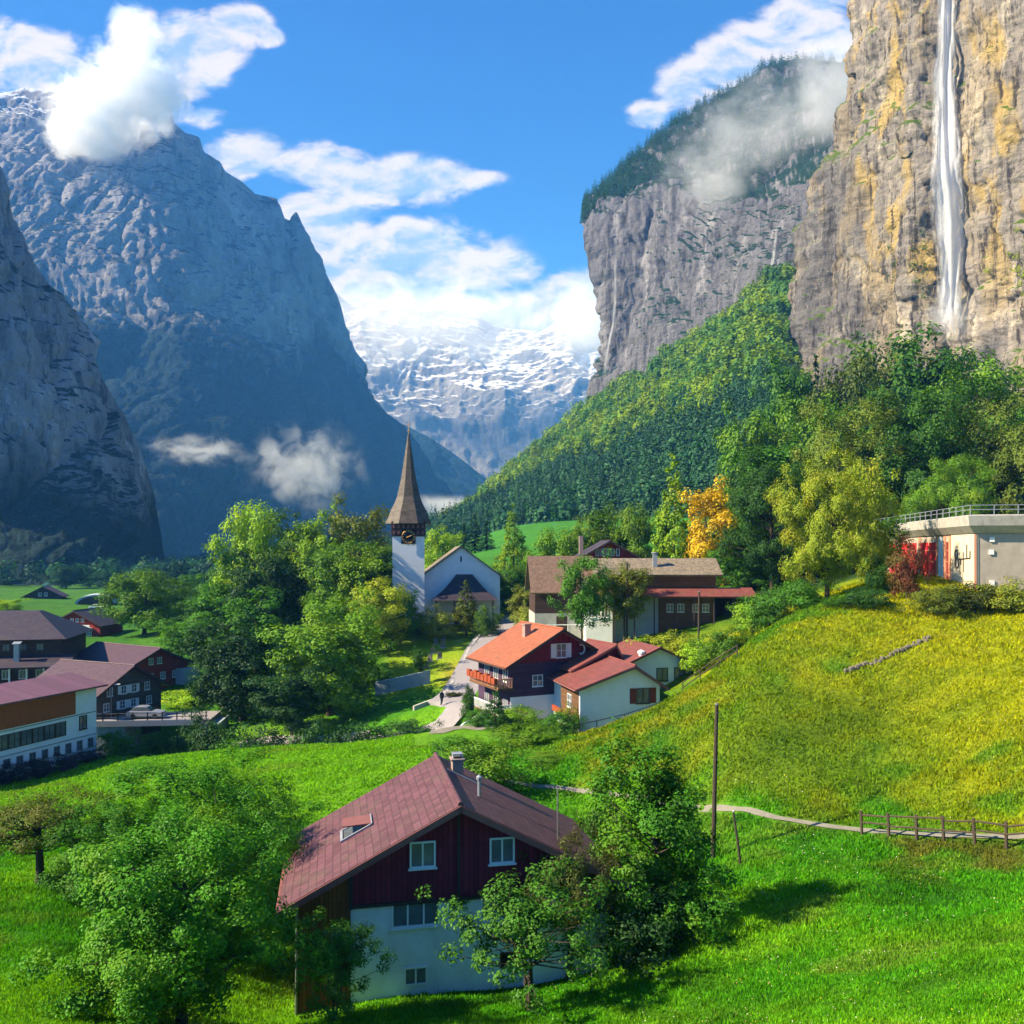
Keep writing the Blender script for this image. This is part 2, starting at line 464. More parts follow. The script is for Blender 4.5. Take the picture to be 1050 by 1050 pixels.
GREY_P, GREY_M, GREY_D = (0.42, 0.39, 0.38), (0.23, 0.215, 0.22), (0.07, 0.068, 0.075)
VEG = (0.018, 0.045, 0.022)
# near cliff on the left
m_cl = rock_material('cliff_rock_left', 30, (0.80, 0.72, 0.76), (0.40, 0.37, 0.42), (0.055, 0.055, 0.075), (0.010, 0.030, 0.024), 0.42, 0.66, veg_h=(20, 70, 120))
L_top = [(-260,-160,560),(-160,-30,580),(-80,65,600),(-40,118,615),(-10,155,625),(0,170,630),(8,190,635),(14,222,640),(28,258,645),(45,285,655),(60,304,665),(75,322,675),(92,350,685),(108,392,700),(125,420,710),(140,450,720),(153,486,735),(161,520,750),(166,552,765),(172,590,780)]
L_mid = [(-260,200,520),(-150,250,535),(-60,330,555),(0,400,575),(50,440,590),(100,480,615),(130,510,640),(150,535,680),(165,565,740),(172,592,775)]
L_low = [(-260,545,505),(-150,545,515),(-60,540,530),(0,530,545),(50,532,560),(100,535,585),(130,550,610),(150,562,660),(165,580,735),(172,595,770)]
L_bot = [(-260,640,420),(-150,640,430),(-60,635,440),(0,620,460),(50,612,480),(100,606,510),(130,603,560),(150,600,640),(165,598,725),(172,598,765)]
o, _, _ = loft('cliff', [L_top, L_mid, L_low, L_bot], 240, [170, 90, 40], m_cl, rock_disp(95, 12, 0.20, 0.3, 5, 7, 0.22, 2, -0.3), (120, 60), bypx=True, edge_rows=14)
tag(o, 'steep dark grey rock cliff at the left edge with wooded ledges', 'cliff', kind='structure')
# big mountain behind it
m_mt = rock_material('mountain_rock', 110, (0.52, 0.47, 0.47), (0.27, 0.255, 0.265), (0.06, 0.06, 0.075), (0.006, 0.022, 0.024), 0.50, 0.72, snow=(850, 1200, 0.50), veg_h=(430, 540, 360), streak=0.9)
M_top = [(-220,130,2100),(-140,108,2120),(-60,96,2150),(0,97,2200),(25,90,2200),(50,92,2200),(75,96,2180),(100,108,2150),(130,112,2130),(150,104,2120),(165,98,2120),(174,108,2120),(179,126,2120),(190,136,2130),(204,140,2140),(209,156,2150),(226,166,2160),(231,176,2170),(248,186,2190),(262,199,2200),(284,203,2230),(288,222,2240),(297,226,2250),(304,216,2260),(312,238,2280),(325,262,2300),(336,285,2320),(346,305,2340),(352,325,2360),(358,350,2380),(364,380,2400),(370,400,2420),(386,411,2450),(402,430,2480),(422,457,2520),(442,482,2570),(464,512,2640),(480,545,2700)]
M_a = [(-220,230,1900),(-60,215,1930),(40,205,1960),(110,215,1960),(180,225,1980),(230,255,2020),(280,290,2080),(315,330,2150),(340,365,2230),(358,400,2310),(376,420,2380),(398,445,2440),(420,470,2500),(442,495,2560),(464,522,2635),(480,550,2690)]
M_b = [(-220,310,1820),(-60,300,1850),(50,285,1880),(120,290,1890),(180,310,1910),(230,335,1950),(280,355,2010),(310,372,2080),(335,395,2170),(355,418,2260),(374,438,2340),(396,462,2410),(420,486,2480),(442,508,2550),(464,532,2630),(480,555,2685)]
M_c = [(-220,590,1250),(-60,592,1280),(50,592,1320),(120,592,1360),(180,592,1420),(230,592,1480),(280,592,1560),(310,590,1640),(335,590,1750),(355,590,1860),(374,588,1980),(396,586,2100),(420,584,2250),(442,582,2400),(464,580,2560),(480,578,2660)]
o, _, _ = loft('mountain', [M_top, M_a, M_b, M_c], 380, [130, 70, 150], m_mt, rock_disp(240, 34, 0.20, 0.35, 15, 7, 0.22, 2, -0.2), (350, 120), bypx=True, edge_rows=26)
tag(o, 'huge blue-grey rock mountain with a stepped ridge falling to the right', 'mountain', kind='structure')
# blue ridge in the valley end
m_rg = rock_material('far_ridge_rock', 150, (0.2, 0.2, 0.2), (0.10, 0.11, 0.11), (0.05, 0.06, 0.06), (0.012, 0.04, 0.03), 0.1, 0.4)
o, _, _ = loft('mountain', [[(300,395,3300),(400,428,3280),(440,448,3260),(470,468,3250),(495,488,3240),(512,502,3240),(535,545,3240)],
                            [(300,590,2700),(400,590,2750),(440,588,2800),(470,586,2900),(495,584,3000),(512,582,3100),(535,580,3200)]], 110, [90], m_rg, rock_disp(200, 22, 0.5, 0.2, 25), (250, 120), bypx=True)
tag(o, 'low dark blue wooded ridge behind the church spire', 'mountain', kind='structure')
o, _, _ = loft('mountain', [[(490,520,3500),(512,500,3500),(545,475,3480),(580,450,3450),(610,425,3400),(680,380,3300)],
                            [(490,585,3300),(512,584,3250),(545,582,3200),(580,580,3150),(610,580,3100),(680,578,3000)]], 90, [80], m_rg, rock_disp(200, 22, 0.5, 0.2, 35), (250, 120), bypx=True)
tag(o, 'blue wooded slope at the valley end below the glacier', 'mountain', kind='structure')
# snow mountain closing the valley
m_sn = rock_material('snow_mountain_rock', 240, (0.34, 0.33, 0.34), (0.20, 0.20, 0.21), (0.10, 0.10, 0.12), (0.03, 0.05, 0.05), 1.2, 1.6, snow=(150, 900, 0.72), bump=0.6)
o, _, _ = loft('snow_mountain', [[(250,240,4700),(300,285,4600),(345,312,4550),(380,318,4550),(430,326,4600),(480,330,4600),(530,338,4550),(570,342,4500),(610,350,4450),(700,350,4300)],
                            [(250,440,3900),(345,430,3900),(400,430,3900),(450,440,3900),(520,440,3900),(570,430,3900),(610,420,3900),(700,420,3800)],
                            [(250,590,3500),(345,590,3500),(400,590,3500),(450,590,3500),(520,590,3500),(570,590,3500),(610,590,3500),(700,590,3500)]], 260, [150, 40], m_sn, rock_disp(420, 85, 0.8, 0.45, 45, 7), (400, 200), bypx=True)
tag(o, 'distant snow-covered mountain flank closing the valley', 'mountain', kind='structure')
# right-hand cliff
m_cr = rock_material('cliff_rock_grey', 22, (0.33, 0.32, 0.335), (0.155, 0.15, 0.165), (0.038, 0.038, 0.046), (0.014, 0.04, 0.022), 0.44, 0.64)
C_sky = [(640,225,1150),(610,226,1010),(606,224,1000),(612,204,1010),(640,173,1040),(690,129,1080),(740,97,1120),(790,67,1150),(830,60,1160),(880,66,1130),(960,80,1100)]
C_rim = [(640,250,1120),(612,244,960),(606,240,945),(612,228,935),(640,207,915),(690,194,885),(740,208,850),(790,214,800),(830,195,760),(880,170,720),(960,150,680)]
C_mid = [(655,325,1100),(627,327,950),(622,325,935),(632,320,920),(660,312,895),(700,300,860),(745,285,820),(790,268,770),(830,250,725),(880,230,690),(960,210,650)]
C_low = [(640,430,1080),(612,424,930),(606,420,915),(620,415,900),(650,398,870),(695,372,830),(740,345,790),(790,300,740),(830,285,700),(880,270,660),(960,250,620)]
C_bot = [(640,520,1060),(612,500,910),(606,498,900),(620,490,880),(650,480,850),(695,450,810),(740,430,770),(790,390,720),(830,370,680),(880,350,640),(960,330,600)]
o, CR_grid, CR_nb = loft('cliff', [C_sky, C_rim, C_mid, C_low, C_bot], 330, [60, 90, 100, 30], m_cr, rock_disp(85, 12, 0.24, 0.40, 55, 7, 0.18, 2, 0.30), (30, 60), bx=1.2)
tag(o, 'grey vertical rock wall with a wooded top right of the valley', 'cliff', kind='structure')
# warm cliff with the waterfall
m_cw = rock_material('cliff_rock_warm', 9, (0.60, 0.52, 0.41), (0.29, 0.255, 0.22), (0.042, 0.036, 0.034), (0.08, 0.13, 0.012), 0.46, 0.70, ochre=(0.47, 0.33, 0.10, 1), streak=1.18, bump=1.0, zone=True)
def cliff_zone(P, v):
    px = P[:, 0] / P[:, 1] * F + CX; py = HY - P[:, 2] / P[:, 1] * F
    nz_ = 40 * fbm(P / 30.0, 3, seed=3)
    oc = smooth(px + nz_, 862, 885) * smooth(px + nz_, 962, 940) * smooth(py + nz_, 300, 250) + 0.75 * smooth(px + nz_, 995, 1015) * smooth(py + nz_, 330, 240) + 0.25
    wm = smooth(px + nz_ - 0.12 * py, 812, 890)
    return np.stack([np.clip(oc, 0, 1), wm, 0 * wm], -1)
def wrow(y, xl, dl, extra=0):
    return [(xl + 45, y, dl + 130), (xl + 4, y, dl + 12), (xl, y, dl), (xl + 12, y, dl - 14), (905, y, 395 + extra), (938, y, 372 + extra), (958, y, 368 + extra), (974, y, 374 + extra), (990, y, 362 + extra), (1012, y, 346 + extra), (1050, y, 330 + extra), (1120, y, 305 + extra), (1300, y, 250 + extra)]
W_rows = [wrow(-130, 892, 425, 8), wrow(0, 879, 425, 4), wrow(70, 871, 425), wrow(105, 869, 428), wrow(130, 858, 434), wrow(155, 856, 434), wrow(180, 838, 442), wrow(212, 836, 442), wrow(240, 820, 450), wrow(275, 822, 446), wrow(300, 810, 452), wrow(350, 822, 440), wrow(400, 824, 430, -8), wrow(480, 826, 415, -22)]
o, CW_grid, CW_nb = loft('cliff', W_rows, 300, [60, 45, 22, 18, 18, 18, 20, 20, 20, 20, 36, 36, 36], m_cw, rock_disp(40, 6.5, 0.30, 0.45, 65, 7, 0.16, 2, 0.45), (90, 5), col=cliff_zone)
tag(o, 'sunlit ochre and grey cliff face that the tall waterfall drops down', 'cliff', kind='structure')
# ------------------------------------------------------------------ forest slope under the cliff
m_sl, t = material('forest_floor')
n = t.noise(t.pos(), 0.05, 5, 0.6)
t.out(t.principled(t.mix(n, (0.010, 0.028, 0.010, 1), (0.03, 0.07, 0.012, 1)), 0.95))
S_top = [(430,556,980),(470,540,960),(500,510,940),(530,485,920),(560,462,900),(600,424,870),(650,397,830),(700,368,790),(745,335,740),(780,300,690),(800,282,655),(812,305,640),(840,385,600)]
S_m1 = [(430,560,760),(470,548,750),(500,528,740),(530,508,730),(560,490,715),(600,465,690),(650,440,660),(700,410,620),(745,385,580),(790,358,540),(815,385,520),(840,425,500),(880,450,480)]
S_m2 = [(430,566,600),(470,556,590),(500,545,580),(530,530,560),(560,518,540),(600,505,520),(650,495,480),(700,482,440),(745,462,410),(790,440,390),(815,450,380),(840,465,370),(880,480,360)]
S_bot = [(430,590,480),(470,580,470),(500,572,460),(530,566,440),(560,560,420),(600,552,400),(650,556,370),(700,560,330),(745,550,300),(790,530,280),(815,530,275),(840,525,270),(880,520,265)]
slope, SG, SB = loft('hillside', [S_top, S_m1, S_m2, S_bot], 120, [40, 40, 40], m_sl, rock_disp(60, 7, 1.0, 0.2, 75, 4), (60, 40), bypx=True)
tag(slope, 'steep wooded slope at the foot of the grey cliff', kind='structure')

# ------------------------------------------------------------------ leaves
def leaf_material(name, base, var=0.35, hue2=None, trans=0.24, nscale=1.6):
    m, t = material(name)
    tc = t.n('ShaderNodeTexCoord').outputs['Object']
    oi = t.n('ShaderNodeObjectInfo').outputs['Random']
    n1 = t.noise(t.pos(), nscale, 3, 0.6)
    n2 = t.noise(t.pos(), nscale * 0.22, 3, 0.6)
    k = t.math('ADD', t.math('MULTIPLY', n1, 0.6), t.math('MULTIPLY', n2, 0.5))
    dk = tuple(c * (1 - var) for c in base); lt = tuple(c * (1 + var * 1.3) for c in base)
    c = t.mix(t.mr(k, 0.35, 0.75), (*dk, 1), (*lt, 1))
    if hue2: c = t.mix(t.mr(n2, 0.48, 0.66, 0, 0.75), c, (*hue2, 1))
    c = t.mix(1.0, c, t.ramp(oi, [(0, (0.48, 0.52, 0.58)), (1, (1.36, 1.30, 1.1))]), 'MULTIPLY')
    d = t.n('ShaderNodeBsdfDiffuse'); t._set(d.inputs[0], c)
    tr = t.n('ShaderNodeBsdfTranslucent'); t._set(tr.inputs[0], t.mix(1.0, c, (1.25, 1.15, 0.45, 1), 'MULTIPLY'))
    gl = t.n('ShaderNodeBsdfGlossy'); gl.inputs['Roughness'].default_value = 0.5; gl.inputs[0].default_value = (0.8, 0.9, .8, 1)
    a = t.n('ShaderNodeMixShader'); a.inputs[0].default_value = trans; t.link(d.outputs[0], a.inputs[1]); t.link(tr.outputs[0], a.inputs[2])
    b = t.n('ShaderNodeMixShader'); b.inputs[0].default_value = 0.015; t.link(a.outputs[0], b.inputs[1]); t.link(gl.outputs[0], b.inputs[2])
    t.out(b.outputs[0])
    return m
LEAF = {
 'deep': leaf_material('leaves_deep_green', (0.055, 0.165, 0.014)),
 'dark': leaf_material('leaves_dark_green', (0.030, 0.095, 0.018)),
 'mid': leaf_material('leaves_mid_green', (0.105, 0.240, 0.014), hue2=(0.180, 0.280, 0.015)),
 'front': leaf_material('leaves_front_green', (0.055, 0.205, 0.009), var=0.5, hue2=(0.120, 0.235, 0.010)),
 'bright': leaf_material('leaves_bright_green', (0.215, 0.390, 0.016), hue2=(0.300, 0.380, 0.018)),
 'olive': leaf_material('leaves_olive', (0.185, 0.245, 0.026), hue2=(0.250, 0.245, 0.030)),
 'lime': leaf_material('leaves_lime', (0.235, 0.315, 0.018), hue2=(0.300, 0.300, 0.022)),
 'yellow': leaf_material('leaves_yellow', (0.561, 0.408, 0.017), hue2=(0.374, 0.374, 0.020)),
 'orange': leaf_material('leaves_orange', (0.560, 0.395, 0.017), hue2=(0.520, 0.430, 0.020)),
 'rust': leaf_material('leaves_rust', (0.238, 0.076, 0.031), hue2=(0.119, 0.136, 0.025)),
 'oliveD': leaf_material('leaves_dark_olive', (0.105, 0.165, 0.020), hue2=(0.150, 0.175, 0.024)),
 'plum': leaf_material('leaves_plum', (0.060, 0.031, 0.051), hue2=(0.051, 0.102, 0.034)),
 'brown': leaf_material('leaves_brownish', (0.085, 0.120, 0.020), hue2=(0.120, 0.110, 0.022)),
 'spruce': leaf_material('needles_spruce', (0.020, 0.065, 0.031), var=0.3, trans=0.1),
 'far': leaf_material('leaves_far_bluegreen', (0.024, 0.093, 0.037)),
}
m_bark, t = material('bark')
n = t.noise(t.scale(t.pos(), (1, 1, 0.25)), 9, 6, 0.7)
t.out(t.principled(t.mix(n, (0.018, 0.013, 0.010, 1), (0.11, 0.085, 0.06, 1)), 0.95, t.bump(n, 0.8, 0.05)))

def leaf_quads(c, nrm, size, rng, aspect=0.62):
    n = len(c)
    r = rng.normal(size=(n, 3)); tx = np.cross(nrm, r); tx /= np.linalg.norm(tx, axis=1)[:, None] + 1e-9
    ty = np.cross(nrm, tx)
    s = (size * rng.uniform(0.65, 1.35, n))[:, None]
    a = tx * s * 0.5; b = ty * s * 0.5 * aspect
    fold = nrm * s * 0.12
    V = np.stack([c - a, c + b * 1.0 + fold, c + a, c - b * 1.0 + fold], 1).reshape(-1, 3)
    Fq = np.arange(n * 4).reshape(n, 4)
    return V, Fq

def tube(pts, rad, k=7):
    V, Fs = [], []
    pts = np.array(pts, float)
    for i, p in enumerate(pts):
        d = pts[min(i + 1, len(pts) - 1)] - pts[max(i - 1, 0)]; d = d / (np.linalg.norm(d) + 1e-9)
        a = np.cross(d, [0.31, 0.9, 0.2]); a /= np.linalg.norm(a); b = np.cross(d, a)
        for j in range(k):
            an = 2 * math.pi * j / k
            V.append(p + rad[i] * (math.cos(an) * a + math.sin(an) * b))
    for i in range(len(pts) - 1):
        for j in range(k):
            Fs.append((i * k + j, i * k + (j + 1) % k, (i + 1) * k + (j + 1) % k, (i + 1) * k + j))
    return np.array(V), np.array(Fs)

def merge(parts):
    V, Fq, o = [], [], 0
    for v, f in parts:
        V.append(v); Fq.append(f + o); o += len(v)
    return np.concatenate(V), np.concatenate(Fq)

PROTO = {}
def make_proto(key, seed, n_clump=80, n_leaf=130, leaf=0.02, prof='round', cz=0.54, rz=0.40, rx=0.36, clump=(0.06, 0.12), shell=0.74, trunk_r=0.022, multi=1, limbs=14, gap=0.0):
    rng = np.random.default_rng(seed)
    cent, rads = [], []
    ph = rng.uniform(0, 50, 3)
    while len(cent) < n_clump:
        if prof == 'cone':
            z = 1 - rng.uniform(0, 1) ** 0.62 * (rz * 2); rr = rx * ((1 - z) / (rz * 2)) ** 0.8 * (0.55 + 0.45 * math.sqrt(rng.uniform()))
            an = rng.uniform(0, 6.283)
            rr *= 0.8 + 0.5 * vnoise(np.array([[math.cos(an) * 1.5 + ph[0], math.sin(an) * 1.5, z * 5]]), seed)[0]
            p = np.array([math.cos(an) * rr, math.sin(an) * rr, z * 0.96]); r = rng.uniform(*clump) * (0.45 + 0.9 * (1 - z))
        else:
            d = rng.normal(size=3); d /= np.linalg.norm(d)
            k = 0.95 + 0.5 * vnoise((d * 1.6 + ph)[None], seed)[0] + 0.22 * vnoise((d * 4 + ph)[None], seed + 1)[0]
            rr = k * rng.uniform() ** (1.0 - shell) 
            hz = math.hypot(d[0], d[1]); wd = max(0.0, 1 - abs(d[2]) ** 3.0) ** 0.55
            p = np.array([d[0] / (hz + 1e-6) * wd * rx * rr, d[1] / (hz + 1e-6) * wd * rx * rr, cz + np.sign(d[2]) * abs(d[2]) ** 0.85 * rz * rr]); r = rng.uniform(*clump)
            if p[2] < 0.06: continue
            if gap and vnoise((p * 5 + ph)[None], seed + 7)[0] > 0.55 - gap: continue
        cent.append(p); rads.append(r)
    cent = np.array(cent); rads = np.array(rads)
    cnt = np.maximum(6, (n_leaf * (rads / np.mean(rads)) ** 2)).astype(int)
    idx = np.repeat(np.arange(len(cent)), cnt)
    d = rng.normal(size=(len(idx), 3)); d /= np.linalg.norm(d, axis=1)[:, None]
    rr = rng.uniform(0, 1, len(idx)) ** 0.45
    pos = cent[idx] + d * (rads[idx] * rr)[:, None] * np.array([1.1, 1.1, 0.92])
    axis = pos - np.array([0, 0, cz * 0.8]); axis /= np.linalg.norm(axis, axis=1)[:, None] + 1e-9
    nrm = 0.75 * d + 0.30 * rng.normal(size=d.shape) + 0.75 * axis + np.array([0, 0, 0.35])
    nrm /= np.linalg.norm(nrm, axis=1)[:, None]
    V, Fq = leaf_quads(pos, nrm, leaf, rng)
    V[:, 2] = np.maximum(V[:, 2], 0.004)
    # recentre so the crown top is at exactly 1
    top = V[:, 2].max(); V[:, 2] *= 1 / top; cent = cent / [1, 1, top]
    parts = []
    for mI in range(multi):
        off = rng.normal(size=2) * (0.02 if multi > 1 else 0)
        bend = rng.normal(size=2) * (0.06 if multi > 1 else 0.015)
        tz = np.linspace(-0.03, 0.86 if prof == 'cone' else min(0.8, cz + 0.1), 7)
        pts = [(off[0] + bend[0] * (z * 2) ** 1.4 * (1 if z > 0 else 0) if z > 0 else off[0], off[1] + (bend[1] * (z * 2) ** 1.4 if z > 0 else 0), z) for z in tz]
        rd = trunk_r / math.sqrt(multi) * np.interp(tz, [-0.03, 0.04, 1], [1.5, 1.0, 0.18])
        parts.append(tube(pts, rd, 8))
    pick = rng.permutation(len(cent))[:limbs]
    for i in pick:
        c = cent[i]
        z0 = max(0.10, min(c[2] * 0.75, c[2] - 0.05)); s = np.array([0, 0, z0]); 
        mid = s * 0.5 + c * 0.5 + np.array([0, 0, -0.015]) + rng.normal(size=3) * 0.012
        r0 = trunk_r * 0.42 * (1.1 - z0)
        parts.append(tube([s, mid, c], [r0, r0 * 0.7, r0 * 0.25], 5))
    TV, TF = merge(parts)
    def mk(nm, V, Fq, mat):
        me_o = np_mesh(nm, V, Fq, mat, nm != 'crown')
        me = me_o.data; bpy.data.objects.remove(me_o)
        return me
    PROTO[key] = (mk('crown', V, Fq, LEAF['mid']), mk('trunk', TV, TF, m_bark), np.percentile(np.hypot(V[:, 0], V[:, 1]), 96) * 2)

def make_spruce(key, seed, whorls=26, leaf=0.05, per=9, rx=0.17):
    rng = np.random.default_rng(seed)
    C, N = [], []
    for i in range(whorls):
        z = 0.08 + 0.90 * i / (whorls - 1)
        L = rx * (1 - z) ** 0.85 + 0.012
        nb = max(4, int(per * (1.2 - z)))
        for b in range(nb):
            an = rng.uniform(0, 6.283); l = L * rng.uniform(0.75, 1.15)
            k = max(3, int(l / leaf * 5))
            for q in range(k):
                f = (q + 0.7) / k
                C.append((math.cos(an) * l * f, math.sin(an) * l * f, z - 0.28 * l * f + rng.normal() * 0.006))
                N.append((math.cos(an) * 0.35 + rng.normal() * 0.3, math.sin(an) * 0.35 + rng.normal() * 0.3, 0.8))
    C = np.array(C); N = np.array(N); N /= np.linalg.norm(N, axis=1)[:, None]
    V, Fq = leaf_quads(C, N, leaf, rng, 0.5)
    V[:, 2] /= V[:, 2].max()
    TV, TF = tube([(0, 0, -0.03), (0, 0, 0.5), (0, 0, 0.98)], [0.016, 0.010, 0.002], 6)
    oc = np_mesh('crown', V, Fq, LEAF['spruce'], False); ot = np_mesh('trunk', TV, TF, m_bark)
    PROTO[key] = (oc.data, ot.data, rx * 2); bpy.data.objects.remove(oc); bpy.data.objects.remove(ot)

for s_ in range(4):
    make_proto('big%d' % s_, 100 + s_, 125, 100, 0.029, cz=0.53, rz=0.46, rx=0.34, clump=(0.06, 0.115), trunk_r=0.020)
for s_ in range(3):
    make_proto('col%d' % s_, 140 + s_, 120, 75, 0.029, cz=0.54, rz=0.46, rx=0.26, clump=(0.045, 0.09), trunk_r=0.016)
for s_ in range(2):
    make_proto('cone%d' % s_, 160 + s_, 170, 42, 0.024, prof='cone', rz=0.46, rx=0.27, clump=(0.03, 0.06), trunk_r=0.014, limbs=18)
for s_ in range(3):
    make_proto('shrub%d' % s_, 180 + s_, 95, 60, 0.045, cz=0.45, rz=0.48, rx=0.55, clump=(0.10, 0.17), trunk_r=0.02, multi=4, limbs=10)
for s_ in range(3):
    make_proto('near%d' % s_, 200 + s_, 230, 210, 0.0165, cz=0.52, rz=0.47, rx=0.44, clump=(0.05, 0.09), trunk_r=0.02, limbs=40)
make_proto('nearcol', 220, 210, 120, 0.0165, cz=0.54, rz=0.46, rx=0.27, clump=(0.035, 0.075), trunk_r=0.014, limbs=40, multi=2, gap=0.1)
make_proto('sparse0', 230, 120, 75, 0.022, cz=0.58, rz=0.38, rx=0.48, clump=(0.04, 0.075), trunk_r=0.017, limbs=60, multi=3, gap=0.25, shell=0.35)
make_proto('sparse1', 233, 120, 95, 0.024, cz=0.55, rz=0.40, rx=0.46, clump=(0.045, 0.085), trunk_r=0.016, limbs=50, multi=3, gap=0.15, shell=0.35)
make_proto('apple', 236, 130, 90, 0.020, cz=0.62, rz=0.33, rx=0.55, clump=(0.05, 0.09), trunk_r=0.036, limbs=40, gap=0.15)
make_proto('street', 240, 140, 90, 0.022, cz=0.68, rz=0.30, rx=0.27, clump=(0.045, 0.08), trunk_r=0.014, limbs=20)
make_proto('topiary', 250, 120, 60, 0.03, cz=0.5, rz=0.46, rx=0.20, clump=(0.07, 0.09), trunk_r=0.014, limbs=4, shell=0.3)
make_spruce('spruce0', 260)

NTREE = [0]
def tree(kind, leaf, px, d, top, wpx, label, name='broadleaf_tree', group='trees in the valley', cat='tree', base=None, tilt=0.0, dz=0.0):
    cm, tm, w0 = PROTO[kind]
    p = on_ground(px, d, dz)
    if base is not None: p.z = (HY - base) / F * d
    h = (HY - top) / F * d - p.z
    NTREE[0] += 1
    rng = random.Random(NTREE[0] * 7 + 1)
    e = bpy.data.objects.new(name, None); COL.objects.link(e)
    e.empty_display_size = 0.5
    e.location = p
    s = wpx / F * d / w0
    e.scale = (s, s, h); e.rotation_euler = (tilt * 0.3, tilt, rng.uniform(0, 6.28))
    tag(e, label, cat, group)
    for nm, me in (('crown', cm), ('trunk', tm)):
        o = bpy.data.objects.new(nm, me); COL.objects.link(o); o.parent = e
        if nm == 'crown':
            o.material_slots[0].link = 'OBJECT'; o.material_slots[0].material = LEAF[leaf]
    return e

# ------------------------------------------------------------------ far woods as masses
def forest_mass(name, pts, hts, wds, label, leafs, spruce, seed, per):
    rng = np.random.default_rng(seed)
    outs = {k: [] for k in leafs}
    keys = list(leafs)
    ch = rng.integers(0, len(keys), len(pts)) if len(keys) > 1 else np.zeros(len(pts), int)
    for ki, k in enumerate(keys):
        sel = np.where(ch == ki)[0]
        if len(sel) == 0: continue
        n = len(sel) * per
        idx = np.repeat(sel, per)
        u1 = rng.uniform(0, 1, n)
        an = rng.uniform(0, 6.283, n)
        if spruce:
            z = 1 - u1 ** 0.6 * 0.95; rr = (1 - z) ** 0.9 * 0.5 * rng.uniform(0.5, 1.0, n)
            nn = np.stack([np.cos(an), np.sin(an), np.full(n, 0.9)], -1)
            size = wds[idx] * 0.17 * (1.15 - z * 0.8)
        else:
            d3 = rng.normal(size=(n, 3)); d3 /= np.linalg.norm(d3, axis=1)[:, None]
            lump = 0.75 + 0.35 * np.sin(d3[:, 0] * 5 + idx) * np.cos(d3[:, 1] * 4 + idx * 2)
            q = rng.uniform(0.45, 1, n) ** 0.5 * lump
            z = 0.55 + 0.45 * d3[:, 2] * q; rr = 0.5 * np.hypot(d3[:, 0], d3[:, 1]) * q; an = np.arctan2(d3[:, 1], d3[:, 0])
            nn = d3 + np.array([0, 0, 0.4])
            size = wds[idx] * 0.115
        nn = nn + 0.28 * rng.normal(size=nn.shape); nn /= np.linalg.norm(nn, axis=1)[:, None]
        C = pts[idx] + np.stack([np.cos(an) * rr * wds[idx], np.sin(an) * rr * wds[idx], z * hts[idx]], -1)
        V, Fq = leaf_quads(C, nn, 1.0, rng, 0.8)
        V = C.repeat(4, 0) + (V - C.repeat(4, 0)) * size.repeat(4)[:, None]
        o = np_mesh(name, V, Fq, LEAF[k], False)
        tag(o, label + leafs[k], kind='stuff')
rng = np.random.default_rng(5)
LEAF['hill'] = leaf_material('leaves_hill_painted_sun', (0.27, 0.43, 0.010), var=0.25, hue2=(0.36, 0.47, 0.012), nscale=0.06)  # sunlight on the upper slope put into this leaf colour
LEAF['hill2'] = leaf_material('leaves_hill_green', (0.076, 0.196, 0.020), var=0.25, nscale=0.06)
nvv = SG.shape[0]
rows = rng.uniform(SB - 1, nvv - 1.01, 3600); cols = rng.uniform(0, SG.shape[1] - 1.01, 3600)
PT = SG[rows.astype(int), cols.astype(int)] * (1 - (rows % 1))[:, None] + SG[rows.astype(int) + 1, cols.astype(int)] * (rows % 1)[:, None]
PT = PT + rng.normal(size=PT.shape) * [2, 2, 0]
vpos = (rows - SB) / (nvv - SB); upos = cols / SG.shape[1]
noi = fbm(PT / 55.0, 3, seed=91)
sunny = vpos + 0.20 * noi < 0.54 - 0.25 * smooth(upos, 0.30, 0.0) + 0.10 * smooth(upos, 0.6, 1.0)  # upper trees bright, lower dark: sun and shade put into the leaf colours
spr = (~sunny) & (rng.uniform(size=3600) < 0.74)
keep = rng.uniform(size=3600) < 0.97
for nm, sel, lf, sp, per, lab in (('broadleaf_forest', sunny & keep, {'hill': 'yellow-green with painted sunlight', 'hill2': 'mid green'}, False, 330, 'broadleaf wood on the upper slope under the grey cliff, '),
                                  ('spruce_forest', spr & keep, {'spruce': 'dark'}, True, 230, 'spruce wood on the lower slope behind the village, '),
                                  ('broadleaf_forest', (~sunny) & (~spr) & keep, {'far': 'deep green in place of cast shade'}, False, 230, 'scattered broadleaf trees among the spruces of the lower slope, ')):
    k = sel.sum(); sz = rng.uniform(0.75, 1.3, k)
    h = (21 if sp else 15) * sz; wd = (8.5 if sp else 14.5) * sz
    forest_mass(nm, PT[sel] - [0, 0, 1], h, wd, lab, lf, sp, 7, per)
# spruces on the cliff top
nvc = CR_grid.shape[0]
rows = rng.uniform(CR_nb - 2.5, CR_nb + 58, 3200); cols = rng.uniform(8, CR_grid.shape[1] - 1.01, 3200)
P1 = CR_grid[np.clip(rows, 0, None).astype(int), cols.astype(int)] * (1 - (rows % 1))[:, None] + CR_grid[np.clip(rows, 0, None).astype(int) + 1, cols.astype(int)] * (rows % 1)[:, None]
fringe = (rows - CR_nb) / 60.0 < 0.80 + 0.3 * fbm(P1 / 45.0, 3, seed=33)
P1 = P1[fringe]; k = len(P1); sz = rng.uniform(0.6, 1.25, k)
forest_mass('spruce_forest', P1 - [0, 0, 1.5], 17 * sz, 7.5 * sz, 'spruces crowding the top of the grey cliff, ', {'spruce': 'dark against the sky'}, True, 8, 90)
